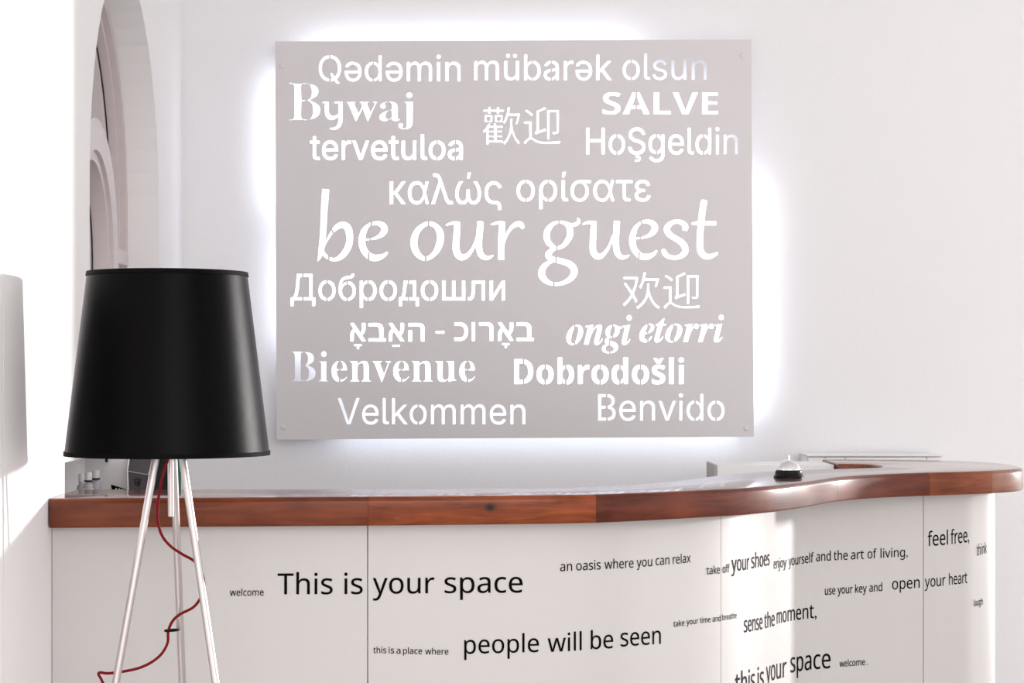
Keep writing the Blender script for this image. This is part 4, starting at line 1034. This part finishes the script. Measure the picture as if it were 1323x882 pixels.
# phrases: (font size in px of its em, words (text, x0, x1, baseline y at x0, at x1))
PHRASES = [
    ('welcome', 12.6, [('welcome', 296.8, 340.8, 769.3, 769.0)]),
    ('This is your space', 38.5, [('This', 358.7, 429.8, 767.4, 767.2), ('is', 444.8, 468.6, 767.0, 767.0), ('your', 481.6, 561.3, 766.6, 766.0), ('space', 574.3, 675.2, 765.8, 765.0)]),
    ('this is a place where', 11.6, [('this', 482.2, 499, 843.4, 843.5), ('is', 502.2, 509.2, 843.5, 843.7), ('a', 512, 517.5, 843.8, 843.9), ('place', 520.6, 545.4, 844.2, 844.6), ('where', 549.2, 579.4, 845, 845.3)]),
    ('people will be seen', 33.5, [('people', 599.7, 696.2, 844.3, 841.8), ('will', 707.5, 751.3, 842, 839.5), ('be', 763, 791.9, 838.3, 836.8), ('seen', 801.5, 853.5, 834.8, 831.2)]),
    ('an oasis where you can relax', 17.3, [('an', 723.6, 739, 737.7, 737), ('oasis', 744.2, 775.8, 736.6, 735.2), ('where', 780.6, 818.2, 734.8, 732.8), ('you', 822.3, 842.3, 732.2, 731), ('can', 846.8, 864.5, 729.9, 728.8), ('relax', 869, 892, 728.3, 726.2)]),
    ('take off', 14.4, [('take', 912.6, 929.8, 741.8, 740.4), ('off', 933.2, 942.4, 739.8, 738.8)]),
    ('your shoes', 27.6, [('your', 945, 967.7, 737.6, 735.2), ('shoes', 970.6, 994, 734, 729.5)]),
    ('enjoy yourself and the art of living', 17.2, [('enjoy', 999.4, 1015.9, 734.6, 732), ('yourself', 1018.8, 1051, 731, 726), ('and', 1054.2, 1073.2, 725, 723.8), ('the', 1076.9, 1095.1, 723.4, 722.7), ('art', 1099.1, 1116, 722.5, 721.6), ('of', 1120.7, 1132.4, 721.2, 720.8), ('living,', 1137.5, 1172.5, 720.4, 718.6)]),
    ('take your time and breathe', 10.5, [('take', 869.8, 884, 809.4, 807.6), ('your', 886.7, 901.6, 806.8, 805.2), ('time', 904, 917.6, 804.6, 803.4), ('and', 920.2, 930.7, 802.9, 802), ('breathe', 932.8, 951.3, 801, 798)]),
    ('sense the moment', 27.5, [('sense', 961.1, 984.8, 816.6, 812.2), ('the', 987.4, 1000.5, 811.5, 808), ('moment,', 1003.4, 1054.6, 805.8, 797.8)]),
    ('use your key and', 15.0, [('use', 1065.5, 1079, 768.3, 767.3), ('your', 1082, 1101.3, 766.9, 765.8), ('key', 1104.6, 1119.6, 765.5, 764.6), ('and', 1122.9, 1139.7, 764.2, 763)]),
    ('open your heart', 20.8, [('open', 1152.4, 1188.1, 761.3, 759), ('your', 1194.6, 1221.3, 758.3, 756), ('heart', 1225.9, 1249.3, 755.3, 752.6)]),
    ('feel free', 26.3, [('feel', 1198.4, 1224.6, 705.3, 703), ('free,', 1228.1, 1251.8, 702.8, 699.6)]),
    ('welcome', 12.2, [('welcome', 1084.5, 1117.4, 861.3, 858.8), ('..', 1119.0, 1122.0, 858.6, 858.4)]),
    ('this is your space', 37.0, [('this', 949.4, 975, 897, 890), ('is', 978.6, 986.6, 889, 887), ('your', 989.6, 1015.9, 881, 874), ('space', 1021.3, 1072.8, 868.6, 862.6)]),
    ('think', 20.0, [('think', 1261.6, 1274.5, 717.6, 714.0)]),
    ('laugh', 12.0, [('laugh', 1258, 1269.5, 782.8, 780.5)]),
]
for phrase, em, words in PHRASES:
    for text, x0, x1, y0, y1 in words:
        V, Fc = [], []
        g = glyph_word('sans', text, bold=3 if em > 16 else 8)
        loops = [l for _, ls in g for l in ls]
        A = np.concatenate(loops)
        mn, mx = A[:, 0].min(), A[:, 0].max()
        s0, s1 = s_of_px(x0), s_of_px(x1)
        xm = words[0][1]
        d_ref = pan_at(s_of_px((words[0][1] + words[-1][2]) / 2))[1]
        emz = em * d_ref / F_PX / 1000.0 * 0.97
        za = CAM_Z - (y0 - HORIZON) * pan_at(s0)[1] / F_PX
        zb = CAM_Z - (y1 - HORIZON) * pan_at(s1)[1] / F_PX
        L2 = []
        for l in loops:
            u = (l[:, 0] - mn) / (mx - mn)
            L2.append(np.stack([s0 + (s1 - s0) * u, za + (zb - za) * u + l[:, 1] * emz], 1))
        v2, t2 = triangulate(L2, lambda C, L2=L2: winding(C, L2) != 0, 1e-7)
        base = len(V)
        for s, z in v2:
            x, y, nx, ny = pan_frame(s)
            V.append((x + nx * 0.0012, y + ny * 0.0012, z))
        Fc += [(base + int(a), base + int(b), base + int(c)) for a, b, c in t2]
        o = build('lettering', V, Fc, M['ink'], desk, recalc=False)
        o['label'] = 'black word "%s" of the phrase "%s"' % (text, phrase)

# ================================================================== desk bell
bx, by = (1019 - CX) * 5.47 / F_PX, 5.47
bell = empty('desk_bell', (bx, by, TOP_Z), 'small chrome service bell with black base standing on the wooden countertop', 'bell')
c = (bx, by, TOP_Z)
lathe('base', [(0, 0.0), (0.041, 0.0), (0.0415, 0.004), (0.038, 0.007), (0.036, 0.018), (0.032, 0.0205), (0, 0.0205)], M['black_metal'], c, bell)
lathe('dome', [(0.0335, 0.0205), (0.0345, 0.021), (0.0338, 0.024), (0.031, 0.031), (0.025, 0.0395), (0.016, 0.0455), (0.007, 0.048), (0.0, 0.0485),
               ], M['chrome'], c, bell)
lathe('plunger', [(0, 0.048), (0.0045, 0.048), (0.0045, 0.052), (0.0022, 0.053), (0.0022, 0.055), (0.0035, 0.0565), (0.0035, 0.0595), (0.002, 0.062), (0, 0.0625)], M['chrome'], c, bell, n=24)

# ================================================================== floor lamp
LD = 4.25
lx = (216.5 - CX) * LD / F_PX
lamp = empty('floor_lamp', (lx, LD, 0), 'floor lamp with black tapered shade on three thin steel legs, left of the desk', 'lamp')
ZB, ZT, RB, RT = 1.2103, 1.5940, 0.2140, 0.1670
apex = Vector((lx + 0.006, LD, 1.325))
sh = lathe('lamp_shade', [(RB, ZB), (RT, ZT)], M['shade'], (lx, LD, 0), lamp, n=160)
lathe('lining', [(RB - 0.0018, ZB + 0.001), (RT - 0.0018, ZT - 0.001)], M['shade_in'], (lx, LD, 0), sh, n=160)
for R, Z in ((RB, ZB), (RT, ZT)):
    sg = 1 if Z == ZT else -1
    lathe('binding', [(R - 0.003, Z + sg * 0.0012), (R + 0.0016, Z + sg * 0.0012), (R + 0.0022 + (0 if sg > 0 else -0.0008), Z - sg * 0.002), (R + 0.0022 + (0.0010 if sg > 0 else -0.001), Z - sg * 0.008), (R - 0.003, Z - sg * 0.008)],
          M['trim'], (lx, LD, 0), sh, n=160, closed=True)
for k in range(3):
    a = math.radians(90 + 120 * k)
    tube('shade_support', [(apex.x, apex.y, 1.335), (lx + 0.2025 * math.cos(a), LD + 0.2025 * math.sin(a), 1.29)], 0.0022, M['steel'], lamp, spline=False)
lathe('hub', [(0, 1.30), (0.016, 1.30), (0.019, 1.305), (0.019, 1.335), (0.013, 1.345), (0, 1.345)], M['steel'], (apex.x, apex.y, 0), lamp, n=32)
lathe('socket', [(0, 1.345), (0.018, 1.345), (0.019, 1.35), (0.019, 1.385), (0.015, 1.39), (0, 1.39)], M['rubber'], (apex.x, apex.y, 0), lamp, n=32)
lathe('bulb', [(0, 1.388), (0.013, 1.39), (0.015, 1.405), (0.028, 1.43), (0.031, 1.45), (0.026, 1.47), (0.014, 1.482), (0, 1.485)], M['bulb'], (apex.x, apex.y, 0), lamp, n=32)
feet = [(apex.x - 0.220, LD - 0.13), (apex.x + 0.223, LD - 0.13), (apex.x + 0.009, LD + 0.26)]
for fx, fy in feet:
    top = apex + (Vector((fx, fy, 1.325)) - apex).normalized() * 0.010
    leg = tube('leg', [(top.x, top.y, 1.325), (fx, fy, 0.012)], 0.0080, M['steel'], lamp, n=24, spline=False)
    lathe('rubber_foot', [(0, 0.0), (0.0095, 0.0), (0.0098, 0.014), (0.0085, 0.016), (0, 0.016)], M['rubber'], (fx, fy, 0), leg, n=20)
p0 = px_to(220.5, 596, LD)
tube('stem', [(apex.x, LD, 1.33), (p0.x, LD + 0.002, CAM_Z - (667 - HORIZON) * LD / F_PX)], 0.0062, M['steel'], lamp, n=20, spline=False)
cordpx = [(219, 560, 4.085), (217, 592, 4.085), (212, 606, 4.085), (208, 625, 4.09), (204, 650, 4.10), (204, 672, 4.11), (209, 691, 4.12), (220, 705, 4.12), (236, 716, 4.12), (250, 724, 4.13), (259, 736, 4.14),
          (263.5, 752, 4.15), (260, 770, 4.16), (250, 784, 4.17), (233, 793, 4.17), (223, 802, 4.17), (217.5, 815, 4.172), (216.5, 830, 4.16), (209, 844, 4.14),
          (196, 855, 4.13), (180, 862.5, 4.12), (160, 867, 4.11), (140, 869.5, 4.10), (129.5, 868.5, 4.10), (127.5, 871.5, 4.10), (133, 882, 4.10), (150, 925, 4.10), (150, 1040, 4.1), (120, 1200, 4.1), (90, 1340, 4.1)]
tube('power_cord', [px_to(q[0], q[1], q[2] + 0.15) for q in cordpx], 0.0030, M['red'], lamp, n=10, per=8)
a, b = px_to(214, 814.5, 4.322), px_to(229, 813.5, 4.34)
tube('cable_tie', [a + Vector((0.002, -0.012, 0)), (a + b) / 2 + Vector((0, -0.014, 0)), b + Vector((0.001, -0.008, 0)), b + Vector((0, 0.012, 0)), a + Vector((0, 0.012, 0)), a + Vector((-0.001, -0.004, 0))], 0.0020, M['rubber'], lamp, n=8)

# ================================================================== behind the counter
DESK_Z = 0.98
work = empty('back_desk', (-0.45, 5.25, 0), 'white work surface hidden behind the left end of the desk, carrying the speaker and bottles', 'desk')
box('desk_top', -1.10, 0.10, 5.02, 5.52, DESK_Z - 0.03, DESK_Z, M['white_plastic'], work, 0.003)
box('side_panel', -0.99, -0.97, 5.04, 5.50, 0, DESK_Z - 0.03, M['white_plastic'], work)
box('side_panel', 0.06, 0.08, 5.04, 5.50, 0, DESK_Z - 0.03, M['white_plastic'], work)


def bottle(px, top, d, r, label, name='plastic_bottle', lab=None, dark=False):
    p = px_to(px, top, d)
    t = empty(name, (p.x, d, DESK_Z), label, 'bottle', 'small bottles at the left end of the countertop')
    h = p.z - DESK_Z
    cc = (p.x, d, DESK_Z)
    lathe('body', [(0, 0), (r * 0.95, 0), (r, 0.003), (r, h - 0.038), (r * 0.85, h - 0.030), (r * 0.5, h - 0.026), (r * 0.5, h - 0.018), (0, h - 0.018)], M['bottle'], cc, t, n=28)
    lathe('cap', [(0, h - 0.020), (r * 0.66, h - 0.020), (r * 0.66, h - 0.002), (r * 0.6, h), (0, h)], M['white_plastic'], cc, t, n=28)
    if lab:
        lathe('paper_label', [(r + 0.0005, h - 0.065), (r + 0.0008, h - 0.040)], M[lab], cc, t, n=28)
    if dark:
        lathe('cap_ring', [(r * 0.55, h - 0.0235), (r * 0.75, h - 0.0235), (r * 0.75, h - 0.0195), (r * 0.55, h - 0.0195)], M['rubber'], cc, t, n=28, closed=True)


bottle(105, 612, 5.15, 0.012, 'small pale bottle beside the left wall, leftmost of the three bottles')
bottle(114, 610, 5.10, 0.014, 'small clear bottle with a cream label, middle one of the three by the left wall', lab='cream', dark=True)
bottle(124, 607.5, 5.16, 0.014, 'small milky bottle nearest the white card, rightmost of the three by the left wall', dark=True)

# white card display with a black printed corner
card = empty('display_card', (-1.0, 5.22, DESK_Z), 'white upright display card with a black printed corner, between bottles and speaker', 'card')
q = [px_to(137.5, 575, 5.20), px_to(166.5, 575, 5.20), px_to(163, 606, 5.20), px_to(167, 640, 5.20), px_to(143, 640, 5.20), px_to(138, 598, 5.20)]
V = [Vector(v) for v in q] + [Vector(v) + Vector((0, 0.006, 0)) for v in q]
lo = DESK_Z
for i in (3, 4, 9, 10):
    V[i].z = lo
n6 = 6
Fc = [tuple(range(6)), tuple(range(11, 5, -1))] + [(i, (i + 1) % 6, (i + 1) % 6 + 6, i + 6) for i in range(6)]
build('sheet', V, Fc, M['white_plastic'], card)
q = [px_to(143.2, 625.8, 5.197), px_to(161, 631.2, 5.197), px_to(172, 637, 5.197), px_to(147, 644, 5.197)]
build('printed_corner', q + [v + Vector((0, 0.001, 0)) for v in q], [(0, 1, 2, 3), (7, 6, 5, 4), (0, 1, 5, 4), (1, 2, 6, 5), (2, 3, 7, 6), (3, 0, 4, 7)], M['ink'], card)
for k, (u, v) in enumerate([(150, 631.2), (154, 631.8), (157.5, 632.4)]):
    g = px_to(u, v, 5.195)
    me = lathe('printed_dot', [(0, 0.0004), (0.0022, 0.0002), (0.0022, 0)], M['white_plastic'], parent=card, n=12)
    me.data.transform(Matrix.Translation((g.x, 5.1955, g.z)) @ Matrix.Rotation(math.pi / 2, 4, 'X'))
p = px_to(137.2, 590, 5.19)
box('clip', p.x - 0.0025, p.x + 0.0025, 5.188, 5.206, p.z - 0.014, p.z + 0.02, M['rubber'], card, 0.001)

# charcoal loudspeaker turned a little
sd = 5.15
spk = empty('desk_speaker', (-0.93, sd, DESK_Z), 'small charcoal box with sloping front and dark emblem behind the counter, under the lamp shade', 'speaker')
A = [px_to(168.5, 642, sd), px_to(192.5, 645, sd), px_to(165.5, 608.5, sd), px_to(191, 613, sd), px_to(168.5, 585, sd + 0.05), px_to(204, 588, sd + 0.05)]
V = [A[0], A[1], A[3], A[2], A[5], A[4]]
V = [Vector(v) for v in V]
V[0].z = DESK_Z
V[1].z = DESK_Z
bk = [Vector((V[0].x + 0.012, sd + 0.13, DESK_Z)), Vector((V[1].x + 0.055, sd + 0.12, DESK_Z)), Vector((V[5].x + 0.005, sd + 0.13, V[5].z)), Vector((V[4].x + 0.03, sd + 0.12, V[4].z))]
V += bk      # 6 back bottom left, 7 back bottom right, 8 back top left, 9 back top right
build('front', [V[0], V[1], V[2], V[3], V[4], V[5]] + [v + Vector((0, 0.004, 0)) for v in V[:6]],
      [(0, 1, 2, 3), (3, 2, 4, 5), (9, 8, 7, 6), (11, 10, 8, 9), (0, 6, 7, 1), (1, 7, 8, 2), (2, 8, 10, 4), (4, 10, 11, 5), (5, 11, 9, 3), (3, 9, 6, 0)], M['device'], spk)
tube('edge_highlight', [V[3], V[2], V[4]], 0.0012, M['grey_board'], spk, n=8, spline=False)  # bevel highlight put in as thin paler tubes on the box edges
W = [v + Vector((0.0, 0.0045, 0)) for v in V[:6]] + bk
build('housing', W, [(0, 1, 2, 3), (3, 2, 4, 5), (1, 7, 9, 4, 2), (0, 3, 5, 8, 6), (5, 4, 9, 8), (6, 8, 9, 7), (0, 6, 7, 1)], M['device_dark'], spk)
for a, b, dd in [((173.5, 618.5), (175.5, 626), 0), ((174.5, 619), (178.5, 617.5), 0), ((179, 618), (178, 625.5), 0), ((180, 625), (182, 617.8), 0), ((176, 622), (181, 625.5), 0), ((176, 626.5), (180.5, 627.5), 0)]:
    tube('emblem', [px_to(a[0], a[1] + 0.3, sd - 0.0010), px_to(b[0], b[1] + 0.3, sd - 0.0010)], 0.0010, M['device_dark'], spk, n=6, spline=False)

# green and white card by the lamp leg
gc = empty('leaflet', (px_to(229, 640, 5.2).x, 5.20, DESK_Z), 'white and green leaflet standing behind the counter, right of the speaker', 'leaflet')
p = px_to(225, 596, 5.2)
q = px_to(233.5, 596, 5.2)
V = [(p.x, 5.20, p.z), (p.x + 0.008, 5.20, p.z), (p.x + 0.0165, 5.2, DESK_Z), (p.x + 0.008, 5.2, DESK_Z)]
build('white_page', V + [(x, y + 0.003, z) for x, y, z in V], [(0, 1, 2, 3), (7, 6, 5, 4), (0, 1, 5, 4), (1, 2, 6, 5), (2, 3, 7, 6), (3, 0, 4, 7)], M['white_plastic'], gc)
V = [(p.x + 0.0, 5.205, p.z + 0.01), (q.x, 5.205, p.z + 0.01), (q.x - 0.001, 5.205, DESK_Z), (p.x + 0.012, 5.205, DESK_Z)]
build('green_page', V + [(x, y + 0.003, z) for x, y, z in V], [(0, 1, 2, 3), (7, 6, 5, 4), (0, 1, 5, 4), (1, 2, 6, 5), (2, 3, 7, 6), (3, 0, 4, 7)], M['green'], gc)

# low white cabinet between the counter arms
cab = empty('white_cabinet', (0.83, 6.45, 0), 'low white cabinet top showing behind the bell, left of the dark countertop end', 'cabinet')
zc = CAM_Z - (600.2 - HORIZON) * 6.36 / F_PX
x0c = (926.5 - CX) * 6.36 / F_PX
box('body', x0c, 1.018, 6.36, 6.62, 0.0, zc, M['white_plastic'], cab, 0.003)
box('side_board', x0c - 0.009, x0c - 0.0005, 6.362, 6.618, 0.0, zc - 0.001, M['grey_board'], cab)
shelf = empty('wall_cabinet', (1.3, 6.9, 0), 'white low cabinet against the back wall, behind the rounded end of the countertop', 'cabinet')
zs = CAM_Z - (587.5 - HORIZON) * 6.80 / F_PX
xs = [(v - CX) * 6.80 / F_PX for v in (1044, 1066, 1092, 1197, 1217)]
for i in range(4):
    box('door', xs[i] + 0.001, xs[i + 1] - 0.001, 6.80, 6.815, 0.05, zs - 0.008, M['wall'], shelf, 0.001)
box('body', xs[0], xs[4], 6.8155, 6.985, 0.0, zs - 0.006, M['wall'], shelf)
box('top', xs[0] - 0.003, xs[4] + 0.003, 6.796, 6.985, zs - 0.005, zs, M['wall'], shelf, 0.001)
